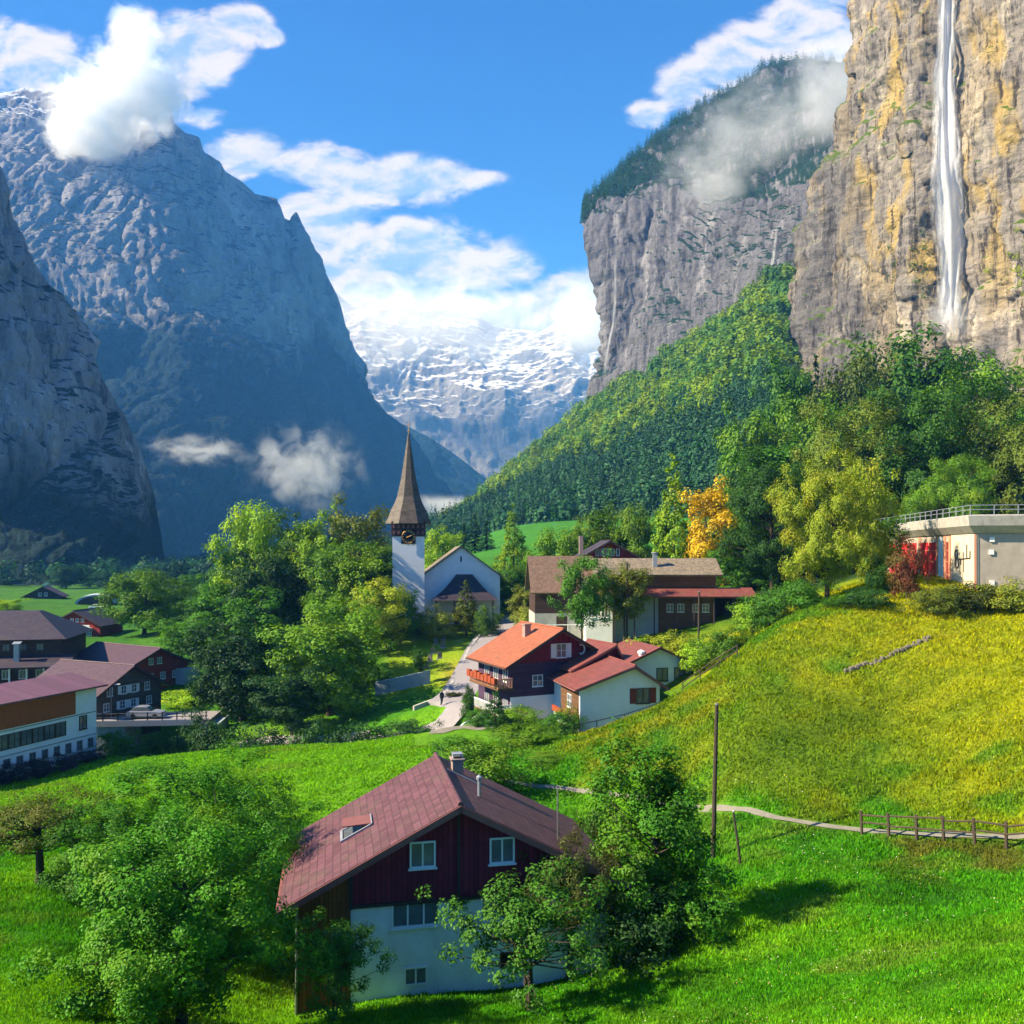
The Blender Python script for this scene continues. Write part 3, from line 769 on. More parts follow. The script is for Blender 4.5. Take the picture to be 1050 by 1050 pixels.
# green ledges on the cliffs
def ledge(grid, nb, u0, u1, v0, v1, n, h, wd, lf, label, seed):
    r_ = np.random.default_rng(seed)
    nv_, nu_ = grid.shape[:2]
    uu = np.clip(r_.normal((u0 + u1) / 2, (u1 - u0) / 3.2, n), 0, .998) * (nu_ - 1); vv = nb + np.clip(r_.normal((v0 + v1) / 2, (v1 - v0) / 3.2, n), 0, .995) * (nv_ - nb - 2)
    P_ = grid[vv.astype(int), uu.astype(int)] + r_.normal(size=(n, 3)) * [1, 1, 1.5]
    s = r_.uniform(0.5, 1.3, n)
    forest_mass('ledge_bushes', P_ - [0, 0, h * .45], h * s, wd * s, label, {lf: ''}, False, seed, 60)

k = 420
fx = rng.uniform(-140, 470, k); fd = rng.uniform(430, 700, k)
FX = (fx - CX) / F * fd; FP = np.stack([FX, fd, ground_z(FX, fd)], -1); sz = rng.uniform(0.6, 1.3, k)
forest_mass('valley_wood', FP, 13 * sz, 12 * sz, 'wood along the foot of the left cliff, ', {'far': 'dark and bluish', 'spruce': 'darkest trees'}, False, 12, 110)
# ------------------------------------------------------------------ individual trees
T = tree
G1 = 'trees left of the church'
T('big0','bright',258,168,511,74,'tallest bright green tree at the left end of the clump beside the church',group=G1)
T('col0','mid',300,162,520,62,'tall mid green tree second from the left in the clump beside the church',group=G1)
T('col1','bright',328,158,514,58,'tall light green tree in the middle of the clump beside the church',group=G1)
T('big1','olive',368,163,504,74,'tall olive green tree rising just left of the church tower',group=G1)
T('big2','mid',345,150,548,76,'rounded green tree standing in front of the olive one left of the tower',group=G1)
T('col2','bright',378,146,560,56,'light green tree close to the white church tower, half way up its height',group=G1)
T('big3','lime',386,138,590,66,'yellow-green bushy tree at the edge of the churchyard lawn',group=G1)
T('big0','deep',410,143,602,44,'small dark green tree touching the foot of the church tower',group=G1)
T('col0','lime',396,140,618,30,'slim pale yellow-green tree at the left edge of the churchyard lawn',group=G1)
T('big1','dark',278,152,560,84,'shaded dark green tree low in the clump beside the church',group=G1)
T('big2','dark',248,114,632,100,'dark spreading tree with gaps near its trunk, left of the river',group=G1)
T('big3','mid',338,111,622,118,'broad mid green tree in front of the clump, above the river wall',group=G1)
T('big2','deep',300,120,650,80,'deep green tree between the dark spreading tree and the broad mid green one',group=G1)
T('col1','deep',218,165,588,58,'dark green tree left of the clump, behind the spreading dark tree',group=G1)
T('big0','mid',148,190,582,84,'bright rounded tree behind the red house roof on the left',group=G1)
T('big1','deep',186,152,628,64,'deep green tree right of the long red house',group=G1)
T('col2','deep',230,185,575,50,'narrow dark tree left of the tallest tree of the clump',group=G1)
T('big3','deep',196,230,588,60,'dusky green tree far behind the red house',group=G1)
T('big2','dark',225,135,690,60,'low dark tree behind the bright hedge by the bridge',group=G1)
T('big1','deep',385,121,676,40,'green tree leaning over the grey river wall below the churchyard',group=G1)
G2 = 'far trees on the valley floor'
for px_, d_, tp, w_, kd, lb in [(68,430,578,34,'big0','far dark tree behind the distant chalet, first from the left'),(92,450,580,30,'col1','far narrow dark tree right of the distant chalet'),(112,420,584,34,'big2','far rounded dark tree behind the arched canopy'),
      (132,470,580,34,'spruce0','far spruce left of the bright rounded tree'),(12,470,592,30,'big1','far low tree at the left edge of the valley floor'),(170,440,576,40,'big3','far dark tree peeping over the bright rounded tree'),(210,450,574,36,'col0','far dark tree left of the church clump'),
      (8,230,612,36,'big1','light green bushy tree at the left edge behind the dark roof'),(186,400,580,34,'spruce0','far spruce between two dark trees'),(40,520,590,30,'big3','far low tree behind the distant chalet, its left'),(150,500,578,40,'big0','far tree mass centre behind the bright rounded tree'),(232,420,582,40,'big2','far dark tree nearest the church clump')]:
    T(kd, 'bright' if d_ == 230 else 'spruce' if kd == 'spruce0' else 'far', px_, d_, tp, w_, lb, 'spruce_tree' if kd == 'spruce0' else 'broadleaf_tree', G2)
G3 = 'trees around the church and barn'
T('cone0','olive',478,150,594,34,'small conical olive-brown conifer in front of the church porch','conifer_tree',G3)
T('big1','bright',452,205,536,46,'light green tree showing between the tower and the church roof',group=G3)
T('cone1','bright',526,192,516,46,'slim pointed yellow-green larch right of the church','larch_tree',G3)
T('big2','olive',540,152,598,42,'olive green tree between the church and the brown barn',group=G3)
T('big3','deep',526,172,575,42,'green tree at the foot of the slim larch',group=G3)
T('big0','mid',570,152,538,60,'round green tree behind the brown barn roof',group=G3)
T('big1','bright',600,158,526,54,'bright tree behind the red gable, left one',group=G3)
T('col2','mid',626,160,512,48,'taller green tree behind the red gable, middle one',group=G3)
T('big2','bright',655,156,514,52,'bright tree behind the red gable, right one',group=G3)
T('cone0','bright',690,140,464,58,'tall pointed yellow-green larch above the long brown roof','larch_tree',G3)
T('spruce0','spruce',487,300,526,22,'dark spruce standing on the green slope right of the church, middle one of three','spruce_tree',G3)
T('spruce0','spruce',476,310,536,18,'dark spruce on the green slope nearest the church roof','spruce_tree',G3)
T('spruce0','spruce',499,292,534,20,'dark spruce on the green slope farthest from the church','spruce_tree',G3)
T('col2','orange',726,134,487,56,'golden autumn tree beside the tall larch',group=G3)
T('street','deep',597,110,560,56,'dark green street tree with a bare trunk in front of the barn',group=G3)
T('street','olive',640,114,574,58,'lighter olive tree in front of the long roof, beside the wooden pole',group=G3)
G4 = 'trees of the wood below the waterfall'
W = [(768,150,498,88,'big0','mid','tree'),(806,168,446,96,'big1','deep',''),(762,128,560,66,'big2','deep',''),(842,190,396,96,'big3','mid',''),(868,205,366,92,'big0','oliveD',''),
     (905,220,344,96,'big1','oliveD',''),(938,212,326,136,'big2','deep',''),(990,204,352,112,'big3','mid',''),(1035,195,384,104,'big0','oliveD',''),(1075,185,398,90,'big1','mid',''),
     (962,182,396,116,'big2','oliveD',''),(905,172,408,112,'big3','deep',''),(1005,166,420,112,'big0','deep',''),(1046,150,436,96,'big1','deep',''),(945,150,452,108,'big2','dark',''),(992,140,482,86,'big3','mid',''),
     (800,128,545,66,'big1','mid',''),(885,140,470,92,'big0','dark',''),(835,150,470,90,'big2','deep',''),(1080,140,490,80,'big3','deep',''),(740,140,560,54,'big3','mid',''),(790,148,510,60,'col1','deep',''),(1010,128,505,70,'big0','deep',''),(1055,120,520,70,'big2','mid','')]
WL = ['leftmost tall tree of the wood beside the golden tree','dense deep green tree behind the wood\'s left edge','low deep green tree above the brown building\'s right end','mid green tree on the wood\'s left skyline','olive tree beside the dark pointed spruce',
      'olive tree on the skyline left of the broad topmost crown','broad topmost tree of the wood below the waterfall foot','green tree just right of the topmost crown','olive tree on the wood\'s right skyline','green tree cut by the right edge below the cliff',
      'olive tree under the broad topmost crown','deep green tree in the middle of the wood','green tree in the wood, right of centre','deep green tree at the right edge above the railing','very dark tree behind the bright tree\'s top','green tree above the left end of the railing',
      'green tree left of the bright yellow-green tree, low down','very dark tree left of the bright tree\'s top','deep green tree on the wood\'s left flank','deep green tree at the right edge behind the flat roof','small green tree beside the end of the red canopy','narrow deep green tree behind the wood\'s lower left edge','deep green tree right behind the flat roof','green tree behind the flat roof\'s railing corner']
for (px_, d_, tp, w_, kd, lf, _), lb in zip(W, WL):
    T(kd, lf, px_, d_, tp, w_, lb, group=G4)
for px_, d_, tp, w_, kd, lf, lb in [(925,235,345,70,'big3','olive','olive tree touching the foot of the warm cliff, left of the waterfall'),(1050,225,395,80,'big2','deep','deep green tree at the foot of the cliff near the right edge'),(870,178,455,80,'big3','mid','green tree of the middle rows, above the bright tree'),
      (970,168,440,90,'big1','mid','leafy green tree of the middle rows, straight below the waterfall'),(930,130,500,80,'big0','deep','dark green tree right behind the hill building roof\'s left end'),(1030,145,462,80,'col2','olive','tall olive tree above the roof railing'),
      (815,180,462,70,'col0','deep','narrow dark tree on the wood\'s left skyline'),(785,170,505,70,'big3','deep','deep green tree behind the leftmost tall one'),(850,125,520,70,'big1','deep','deep green tree behind the forked trunk tree'),(975,120,515,70,'big3','dark','dark tree directly behind the flat roof'),
      (895,240,378,70,'col1','mid','slim green tree on the skyline beneath the ochre rock'),(1085,230,400,80,'big0','olive','olive tree half cut off by the right edge'),(735,165,545,50,'big1','deep','deep green tree at the foot of the golden tree'),(700,175,560,60,'big2','mid','green tree behind the long roof\'s right end')]:
    T(kd, lf, px_, d_, tp, w_, lb, group=G4)
for px_, d_, tp, w_, kd, lf, lb in [(240,170,548,60,'big2','mid','green tree at the clump\'s left shoulder'),(312,165,535,56,'big0','mid','green tree filling the middle of the clump'),(395,160,545,46,'col2','mid','narrow green tree beside the tower, behind the light one'),(350,125,600,80,'big1','mid','green tree in front of the olive clump tree, lower right'),
      (262,135,600,70,'col0','deep','deep green tree left in front of the clump'),(300,105,680,80,'big3','dark','dark tree over the river left of the broad one'),(205,180,610,56,'big0','deep','dark green tree between the red house and the clump'),(172,200,600,60,'big2','mid','green tree just right of the bright rounded one'),(232,120,650,70,'big0','dark','dark tree filling in beside the bright hedge')]:
    T(kd, lf, px_, d_, tp, w_, lb, group=G1)
for px_, d_, tp, w_, kd, lf, lb in [(792,124,452,104,'near1','deep','big deep green crown at the left front of the wood, above the red canopy'),(872,130,398,118,'near2','oliveD','big dark olive crown rising behind the bright hill-crest tree'),(948,128,368,142,'near0','deep','biggest rounded crown of the wood, in its middle below the waterfall'),
      (1028,126,404,132,'near1','oliveD','big dark olive crown above the flat roof near the right edge'),(975,116,462,96,'near2','mid','leafy crown right behind the roof railing'),(1090,128,392,120,'near0','deep','big deep green crown cut by the right edge above the flat roof'),(784,132,516,70,'near2','mid','rounded green crown between the golden tree and the bright hill-crest tree')]:
    T(kd, lf, px_, d_, tp, w_, lb, group=G4)
rw = random.Random(12)
for i in range(10):
    px_ = rw.uniform(770, 1110); d_ = rw.uniform(128, 235)
    top_ = 565 - (168 + rw.uniform(-22, 18)) * (d_ / 200.0) ** 1.1 + 0.10 * abs(px_ - 945) * (1 if px_ < 945 else .55)
    lf_ = rw.choice(('deep', 'mid', 'oliveD'))
    T(rw.choice(('big0', 'big1', 'big2', 'big3', 'col0', 'col2')), lf_, px_, d_, top_, rw.uniform(66, 96) * 180 / d_ * .95,
      {'deep': 'one of the densely packed deep green trees filling the wood below the waterfall', 'mid': 'one of the densely packed mid green trees filling the wood below the waterfall', 'oliveD': 'one of the densely packed olive green trees filling the wood below the waterfall'}[lf_], group=G4)
T('spruce0','spruce',836,222,362,34,'dark pointed spruce standing out against the pale rock','spruce_tree',G4)
G5 = 'trees on the sunny hill'
T('near1','lime',848,84,455,98,'bright yellow-green tree with a forked trunk on the hill crest',group=G5)
T('big2','lime',890,90,468,66,'yellow-green tree behind the forked one on the hill crest',group=G5)
T('col0','deep',905,96,520,50,'green tree left of the flat-roofed hill building',group=G5)
G6 = 'foreground trees'
T('near0','front',186,27.5,808,246,'large leafy green tree filling the left foreground',group=G6)
T('near1','front',222,38,785,165,'leafy green tree behind the large foreground one, reaching the roof edge',group=G6)
T('near2','front',205,46,768,210,'wide green tree at the back of the left foreground group',group=G6)
T('apple','brown',42,43,806,150,'old apple tree with a dark leaning trunk at the left edge',group=G6, tilt=0.08)
T('near1','front',120,42,812,150,'yellowish green tree between the apple tree and the large one',group=G6)
T('nearcol','front',672,36,742,150,'tall slender green tree with shaded base right of the front chalet',group=G6)
T('sparse0','deep',540,31.0,876,190,'thin-leaved small tree in front of the white chalet wall',group=G6)
T('sparse1','deep',345,30.5,938,120,'small dark tree at the left corner of the front chalet',group=G6)
T('apple','brown',585,34.8,846,120,'brownish shrubby tree at the right end of the front chalet',group=G6)
# ------------------------------------------------------------------ shrubs and hedges
G7 = 'shrubs and hedges'
def S(px_, d_, tp, w_, lf, lb, kd=None, nm='shrub', ct='shrub', base=None):
    T(kd or 'shrub%d' % (NTREE[0] % 3), lf, px_, d_, tp, w_, lb, nm, G7, ct, base)
S(500,62,756,96,'mid','round green bush just behind the front chalet\'s chimney')
S(470,68,752,60,'deep','small green bush left of the chimney bush')
S(540,74,742,80,'mid','green bush below the garden of the red-roofed chalet')
S(575,82,728,60,'deep','dark bush below the balcony of the white-walled house')
S(530,88,722,54,'mid','green bush in front of the blue-shaded chalet')
S(560,67,772,54,'mid','light bush at the lower tip of the yellow hill')
S(620,45,812,66,'deep','bush at the foot of the slender tree\'s left side')
S(715,37,905,70,'deep','dark low bush at the slender tree\'s right foot')
S(655,34.5,905,110,'dark','dark undergrowth bush under the slender tree')
S(118,99,746,48,'deep','dark bush at the corner of the white building by the bridge')
S(140,96,762,40,'deep','low bush under the left end of the bridge')
for i,(px_,d_,lb) in enumerate([(12,84,'leftmost purple-tinged hedge bush below the white building'),(38,87,'second purple-tinged hedge bush below the white building'),(62,90,'third purple-tinged hedge bush below the white building'),(86,94,'purple-tinged hedge bush nearest the bridge')]):
    S(px_, d_, 772 + (2 - i) * 4, 40, 'plum', lb)
for i,(px_,d_,tp,lb) in enumerate([(215,98,734,'dark riverside bush right of the bridge'),(250,97,738,'dark riverside bush under the spreading tree'),(285,97,736,'dark riverside bush left of the broad tree'),(320,97,734,'dark riverside bush under the broad tree'),(355,97,736,'dark riverside bush right of the broad tree'),(390,97,736,'riverside bush at the left end of the stone wall'),(420,100,735,'riverside bush under the sapling')]):
    S(px_, d_, tp, 64, 'dark', lb)
S(190,126,706,64,'bright','bright clipped hedge beside the bridge road', nm='hedge', ct='hedge')
S(772,90,606,54,'mid','bush left of the forked tree, on the hill edge')
S(745,88,640,60,'mid','bush right of the wooden pole below the long building')
S(715,92,650,50,'bright','light bush behind the wooden pole at the bend')
S(790,86,596,56,'deep','dark bush under the wood at the hill crest')
S(820,84,590,60,'deep','dark bush left of the forked trunk')
S(690,100,645,60,'lime','sunny bush on the bank under the long building')
S(648,98,650,40,'bright','light bush at the foot of the wooden pole')
S(888,76,600,62,'dark','dark bush below the red doors on the hill')
S(860,78,612,40,'deep','low green bush right of the forked trunk')
S(960,73,598,64,'olive','left bush of the hedge under the cream wall')
S(1000,73,594,66,'brown','middle bush of the hedge under the cream wall')
S(1038,72,590,64,'olive','right bush of the hedge under the grey wall')
S(930,77,546,40,'rust','rust-red bush in front of the red doors')
S(900,80,566,34,'deep','green bush left of the red doors')
S(448,146,618,44,'olive','pale olive bush in front of the church\'s left corner')
S(500,148,618,34,'mid','green bush in front of the church\'s right side')
S(425,150,624,44,'dark','dark bush at the foot of the church tower')
S(545,140,622,40,'olive','olive bush left of the barn\'s grey wall')
S(481,95,700,16,'deep','dark clipped column shrub in the chalet garden', kd='topiary', nm='topiary')
S(508,84.5,704,34,'dark','dark conical yew in the chalet garden', kd='cone1', nm='yew')
S(491,88,724,34,'deep','round dark hedge ball in the chalet garden', nm='hedge', ct='hedge')
S(466,106,710,18,'brown','small brownish round-headed tree by the road bend', kd='street', nm='broadleaf_tree', ct='tree')
S(430,118,662,18,'deep','thin young tree in front of the churchyard lawn', kd='street', nm='broadleaf_tree', ct='tree')
S(583,84,718,26,'olive','climbing bush on the corner of the white-walled house')
# ------------------------------------------------------------------ building materials
def uvn(t): return t.n('ShaderNodeUVMap').outputs[0]
def plaster(name, col, dirt=0.5):
    m, t = material(name); p = t.pos()
    n = t.noise(p, 1.2, 6, 0.65); n2 = t.noise(t.scale(p, (1, 1, 0.2)), 2.2, 5, 0.6)
    c = t.mix(t.mr(n, 0.35, 0.75, 0, dirt), (*col, 1), t_col(col, 0.62))
    c = t.mix(t.mr(n2, 0.55, 0.75, 0, dirt * 0.8), c, t_col(col, 0.5))
    t.out(t.principled(c, 0.9, t.bump(t.noise(p, 9, 4, 0.6), 0.25, 0.03), spec=0.2))
    return m
def planks(name, col, width=0.18, vertical=True, var=0.5):
    m, t = material(name); u = uvn(t); p = t.pos()
    b = t.n('ShaderNodeTexBrick'); b.offset = 0.5
    mp = t.n('ShaderNodeMapping'); t.link(u, mp.inputs[0])
    if vertical: mp.inputs['Rotation'].default_value = (0, 0, R(90))
    t.link(mp.outputs[0], b.inputs['Vector'])
    b.inputs['Scale'].default_value = 1.0; b.inputs['Brick Width'].default_value = 3.7; b.inputs['Row Height'].default_value = width
    b.inputs['Mortar Size'].default_value = 0.012; b.inputs['Mortar Smooth'].default_value = 0.3
    b.inputs['Color1'].default_value = t_col(col, 1 - var * 0.5); b.inputs['Color2'].default_value = t_col(col, 1 + var * 0.5); b.inputs['Mortar'].default_value = t_col(col, 0.22)
    n = t.noise(p, 3.0, 6, 0.7)
    c = t.mix(t.mr(n, 0.3, 0.7, 0, 0.5), b.outputs[0], t_col(col, 0.55))
    t.out(t.principled(c, 0.8, t.bump(b.outputs['Fac'], -0.5, 0.03), spec=0.25))
    return m
def tiles(name, col, w=0.30, h=0.36, var=0.35, rough=0.6, moss=0.35, mosscol=(0.10, 0.10, 0.05)):
    m, t = material(name); u = uvn(t); p = t.pos()
    b = t.n('ShaderNodeTexBrick'); b.offset = 0.5
    t.link(u, b.inputs['Vector'])
    b.inputs['Scale'].default_value = 1.0; b.inputs['Brick Width'].default_value = w; b.inputs['Row Height'].default_value = h
    b.inputs['Mortar Size'].default_value = 0.022; b.inputs['Mortar Smooth'].default_value = 0.6
    b.inputs['Color1'].default_value = t_col(col, 1 - var * 0.5); b.inputs['Color2'].default_value = t_col(col, 1 + var * 0.5); b.inputs['Mortar'].default_value = t_col(col, 0.35)
    n = t.noise(p, 0.9, 6, 0.65); n2 = t.noise(p, 4.0, 5, 0.7)
    c = t.mix(t.mr(n, 0.45, 0.75, 0, moss), b.outputs[0], (*mosscol, 1))
    c = t.mix(t.mr(n2, 0.5, 0.8, 0, 0.4), c, t_col(col, 1.6))
    t.out(t.principled(c, rough, t.bump(b.outputs['Fac'], -0.7, 0.05), spec=0.3))
    return m
def plain(name, col, rough=0.7, metallic=0.0, var=0.3, ns=3.0, spec=0.3):
    m, t = material(name); n = t.noise(t.pos(), ns, 5, 0.65)
    c = t.mix(n, t_col(col, 1 - var), t_col(col, 1 + var))
    t.out(t.principled(c, rough, t.bump(n, 0.15, 0.02), metallic, spec))
    return m
M = dict(
 white=plaster('white_plaster', (0.86, 0.86, 0.86), 0.22), white2=plaster('old_white_plaster', (0.84, 0.85, 0.88), 0.45), cream=plaster('cream_render', (0.72, 0.62, 0.44)),
 grey=plaster('grey_render', (0.42, 0.37, 0.30)), concrete=plaster('concrete', (0.45, 0.43, 0.38), 0.8), bluegrey=plaster('bluegrey_render', (0.36, 0.42, 0.46)),
 redwood=planks('oxblood_boards', (0.20, 0.020, 0.040), 0.20), wood=planks('warm_boards', (0.22, 0.075, 0.022), 0.16), darkwood=planks('dark_boards', (0.065, 0.036, 0.028), 0.2, False),
 greywood=planks('weathered_boards', (0.13, 0.105, 0.085), 0.18, False), red2=planks('red_boards', (0.30, 0.03, 0.022), 0.2), shade_boards=planks('boards_painted_shade', (0.075, 0.040, 0.085), 0.22, False),  # the purple-blue boards carry the blue of shade in their colour
 brownwood=planks('brown_boards', (0.17, 0.085, 0.04), 0.2, False), orange=planks('orange_panel', (0.42, 0.10, 0.02), 0.9, True, 0.2),
 tile_rose=tiles('rose_tiles', (0.120, 0.050, 0.060), 0.30, 0.34, 0.5), tile_orange=tiles('orange_tiles', (0.34, 0.105, 0.048)), tile_red=tiles('red_tiles', (0.20, 0.058, 0.050), 0.26, 0.8),
 tile_purple=tiles('purple_slate', (0.085, 0.045, 0.062), 0.4, 0.3, 0.4, moss=0.15), tile_dark=tiles('dark_slate', (0.050, 0.036, 0.052), 0.5, 0.4), tile_brown=tiles('brown_shingles', (0.20, 0.125, 0.085), 0.3, 0.25, 0.5),
 shingle=tiles('grey_shingles', (0.24, 0.19, 0.13), 0.25, 0.25, 0.7, moss=0.5), sheet=tiles('metal_roof_sheet', (0.17, 0.075, 0.10), 0.6, 9.0, 0.3, 0.45, 0.3), spire=tiles('spire_shingles', (0.085, 0.066, 0.052), 0.45, 0.4, 0.6, moss=0.3),
 trim=plain('dark_trim', (0.055, 0.035, 0.030)), trimred=plain('rose_trim', (0.22, 0.085, 0.075)), frame=plain('white_paint', (0.80, 0.80, 0.78), 0.5, var=0.08), darkframe=plain('brown_frame', (0.06, 0.035, 0.025), 0.5),
 shutter=plain('shutter_red', (0.20, 0.03, 0.025), 0.6), metal=plain('grey_metal', (0.30, 0.30, 0.31), 0.4, 0.7), darkmetal=plain('dark_metal', (0.035, 0.035, 0.04), 0.5, 0.5), brick=plain('chimney_render', (0.30, 0.22, 0.19), 0.9),
 pole=plain('pole_wood', (0.055, 0.042, 0.032), 0.95, ns=8), fence=plain('fence_wood', (0.075, 0.055, 0.038), 0.95, ns=8), reddoor=plain('red_door', (0.62, 0.025, 0.035), 0.45, var=0.12), salmon=plain('salmon_paint', (0.62, 0.28, 0.17), 0.6),
 flower=plain('geraniums', (0.28, 0.055, 0.02), 0.9, var=0.8, ns=7), stone=plain('grey_stone', (0.19, 0.175, 0.15), 0.95, var=0.5, ns=1.7), gold=plain('gilt', (0.65, 0.36, 0.10), 0.4, 0.6), lead=plain('lead_flashing', (0.30, 0.32, 0.36), 0.5, 0.3),
 black=plain('painted_dark', (0.010, 0.010, 0.012), 0.9), skin=plain('skin', (0.5, 0.3, 0.22), 0.6), cloth=plain('dark_clothes', (0.02, 0.025, 0.04), 0.9), tyre=plain('rubber', (0.015, 0.015, 0.015), 0.9), carpaint=plain('silver_car_paint', (0.42, 0.44, 0.48), 0.3, 0.5, 0.05), carwhite=plain('white_car_paint', (0.8, 0.8, 0.8), 0.3, 0, 0.05))
m_glass, t = material('window_glass')
n = t.noise(t.pos(), 0.9, 3)
t.out(t.principled(t.mix(n, (0.02, 0.025, 0.03, 1), (0.22, 0.25, 0.27, 1)), 0.08, spec=0.7)); M['glass'] = m_glass
m_asph, t = material('road_asphalt')
n = t.noise(t.pos(), 1.1, 7, 0.7); n2 = t.noise(t.pos(), 12, 3, 0.6)
t.out(t.principled(t.mix(t.math('ADD', t.math('MULTIPLY', n, 0.7), t.math('MULTIPLY', n2, 0.3)), (0.17, 0.16, 0.17, 1), (0.36, 0.33, 0.33, 1)), 0.9, t.bump(n2, 0.3, 0.02)))
m_gravel, t = material('path_gravel')
n = t.noise(t.pos(), 2.0, 7, 0.75)
t.out(t.principled(t.mix(n, (0.10, 0.095, 0.06, 1), (0.30, 0.28, 0.23, 1)), 0.95, t.bump(n, 0.5, 0.05)))

# ------------------------------------------------------------------ mesh builder
class MB:
    def __init__(s): s.v = []; s.f = []
    def add(s, vs, fs):
        o = len(s.v); s.v += [tuple(v) for v in vs]; s.f += [tuple(i + o for i in f) for f in fs]; return s
    def box(s, x0, x1, y0, y1, z0, z1):
        vs = [(x, y, z) for z in (z0, z1) for y in (y0, y1) for x in (x0, x1)]
        return s.add(vs, [(0, 2, 3, 1), (4, 5, 7, 6), (0, 1, 5, 4), (2, 6, 7, 3), (0, 4, 6, 2), (1, 3, 7, 5)])
    def prism(s, poly, y0, y1):             # poly in (x, z), counter-clockwise seen from -y
        n = len(poly)
        vs = [(x, y0, z) for x, z in poly] + [(x, y1, z) for x, z in poly]
        fs = [tuple(range(n)), tuple(range(2 * n - 1, n - 1, -1))] + [(i, i + n, (i + 1) % n + n, (i + 1) % n) for i in range(n)]
        return s.add(vs, fs)
    def slab(s, quad, th):                  # quad of 4 points, thickness downwards along its normal
        q = [Vector(p) for p in quad]; nrm = (q[1] - q[0]).cross(q[3] - q[0]).normalized()
        if nrm.z < 0: nrm = -nrm
        b = [p - nrm * th for p in q]
        return s.add(q + b, [(0, 1, 2, 3), (7, 6, 5, 4)] + [(i, i + 4, (i + 1) % 4 + 4, (i + 1) % 4) for i in range(4)])
    def tube(s, pts, r, k=8, r2=None):
        rr = np.linspace(r, r2 if r2 is not None else r, len(pts))
        v, f = tube(pts, rr, k); n = len(v)
        return s.add(v, [tuple(x) for x in f] + [tuple(range(k))[::-1], tuple(range(n - k, n))])
    def lathe(s, prof, k, rot=0.0, cx=0, cy_=0):
        vs, fs = [], []
        for r, z in prof:
            for j in range(k):
                a = rot + 2 * math.pi * j / k; vs.append((cx + r * math.cos(a), cy_ + r * math.sin(a), z))
        for i in range(len(prof) - 1):
            for j in range(k): fs.append((i * k + j, i * k + (j + 1) % k, (i + 1) * k + (j + 1) % k, (i + 1) * k + j))
        fs.append(tuple(range(k))[::-1]); fs.append(tuple(range((len(prof) - 1) * k, len(prof) * k)))
        return s.add(vs, fs)
    def build(s, name, mat, parent=None, bevel=0.0, loc=None):
        me = bpy.data.meshes.new(name); me.from_pydata(s.v, [], s.f); me.update()
        uv = me.uv_layers.new(name='UVMap')
        for p in me.polygons:
            nn = p.normal; tx = Vector((0, 0, 1)).cross(nn)
            tx = tx.normalized() if tx.length > 1e-3 else Vector((1, 0, 0))
            ty = nn.cross(tx)
            for li in p.loop_indices:
                co = me.vertices[me.loops[li].vertex_index].co
                uv.data[li].uv = (co.dot(tx), co.dot(ty))
        me.materials.append(M[mat] if isinstance(mat, str) else mat)
        o = bpy.data.objects.new(name, me); COL.objects.link(o)
        if parent: o.parent = parent
        if loc: o.location = loc
        if bevel:
            b = o.modifiers.new('bevel', 'BEVEL'); b.width = bevel; b.segments = 2; b.limit_method = 'ANGLE'
        return o

def root(name, label, cat, loc, yaw=0.0, group=None):
    e = bpy.data.objects.new(name, None); COL.objects.link(e); e.empty_display_size = 1
    e.location = loc; e.rotation_euler = (0, 0, R(yaw))
    return tag(e, label, cat, group)

def window(par, face, a, z, w, h, off=0.0, mull=1, cross=False, frame='frame', shutters=None, sill=True, fw=0.07, glass='glass', half=0.0):
    """face 'F': the wall y=off, a along x; 'L'/'R': the wall x=off, a along y. centre (a, z)."""
    def bx(mb, a0, a1, z0, z1, d0, d1):
        if face == 'F': mb.box(a0, a1, off - d1, off - d0, z0, z1)
        elif face == 'L': mb.box(off - d1, off - d0, a0, a1, z0, z1)
        else: mb.box(off + d0, off + d1, a0, a1, z0, z1)
    f = MB(); x0, x1, z0, z1 = a - w / 2, a + w / 2, z - h / 2, z + h / 2
    bx(f, x0, x0 + fw, z0, z1, -0.02, 0.07); bx(f, x1 - fw, x1, z0, z1, -0.02, 0.07)
    bx(f, x0 + fw, x1 - fw, z1 - fw, z1, -0.02, 0.07); bx(f, x0 + fw, x1 - fw, z0, z0 + fw, -0.02, 0.07)
    for k in range(1, mull + 1):
        xm = x0 + w * k / (mull + 1); bx(f, xm - fw * .45, xm + fw * .45, z0 + fw, z1 - fw, -0.02, 0.06)
    if cross: bx(f, x0 + fw, x1 - fw, z - fw * .3, z + fw * .3, -0.02, 0.05)
    if sill: bx(f, x0 - 0.06, x1 + 0.06, z0 - 0.06, z0 - 0.001, -0.02, 0.13)
    o = f.build('window', frame, par)
    g = MB(); bx(g, x0 + fw * .5, x1 - fw * .5, z0 + fw * .5, z1 - fw * .5, -0.02, 0.012); g.build('pane', glass, o)
    if shutters:
        for s in (-1, 1):
            q = MB(); c = a + s * (w / 2 + w * 0.27); bx(q, c - w * .24, c + w * .24, z0, z1, -0.01, 0.05); q.build('shutter', shutters, o)
    return o

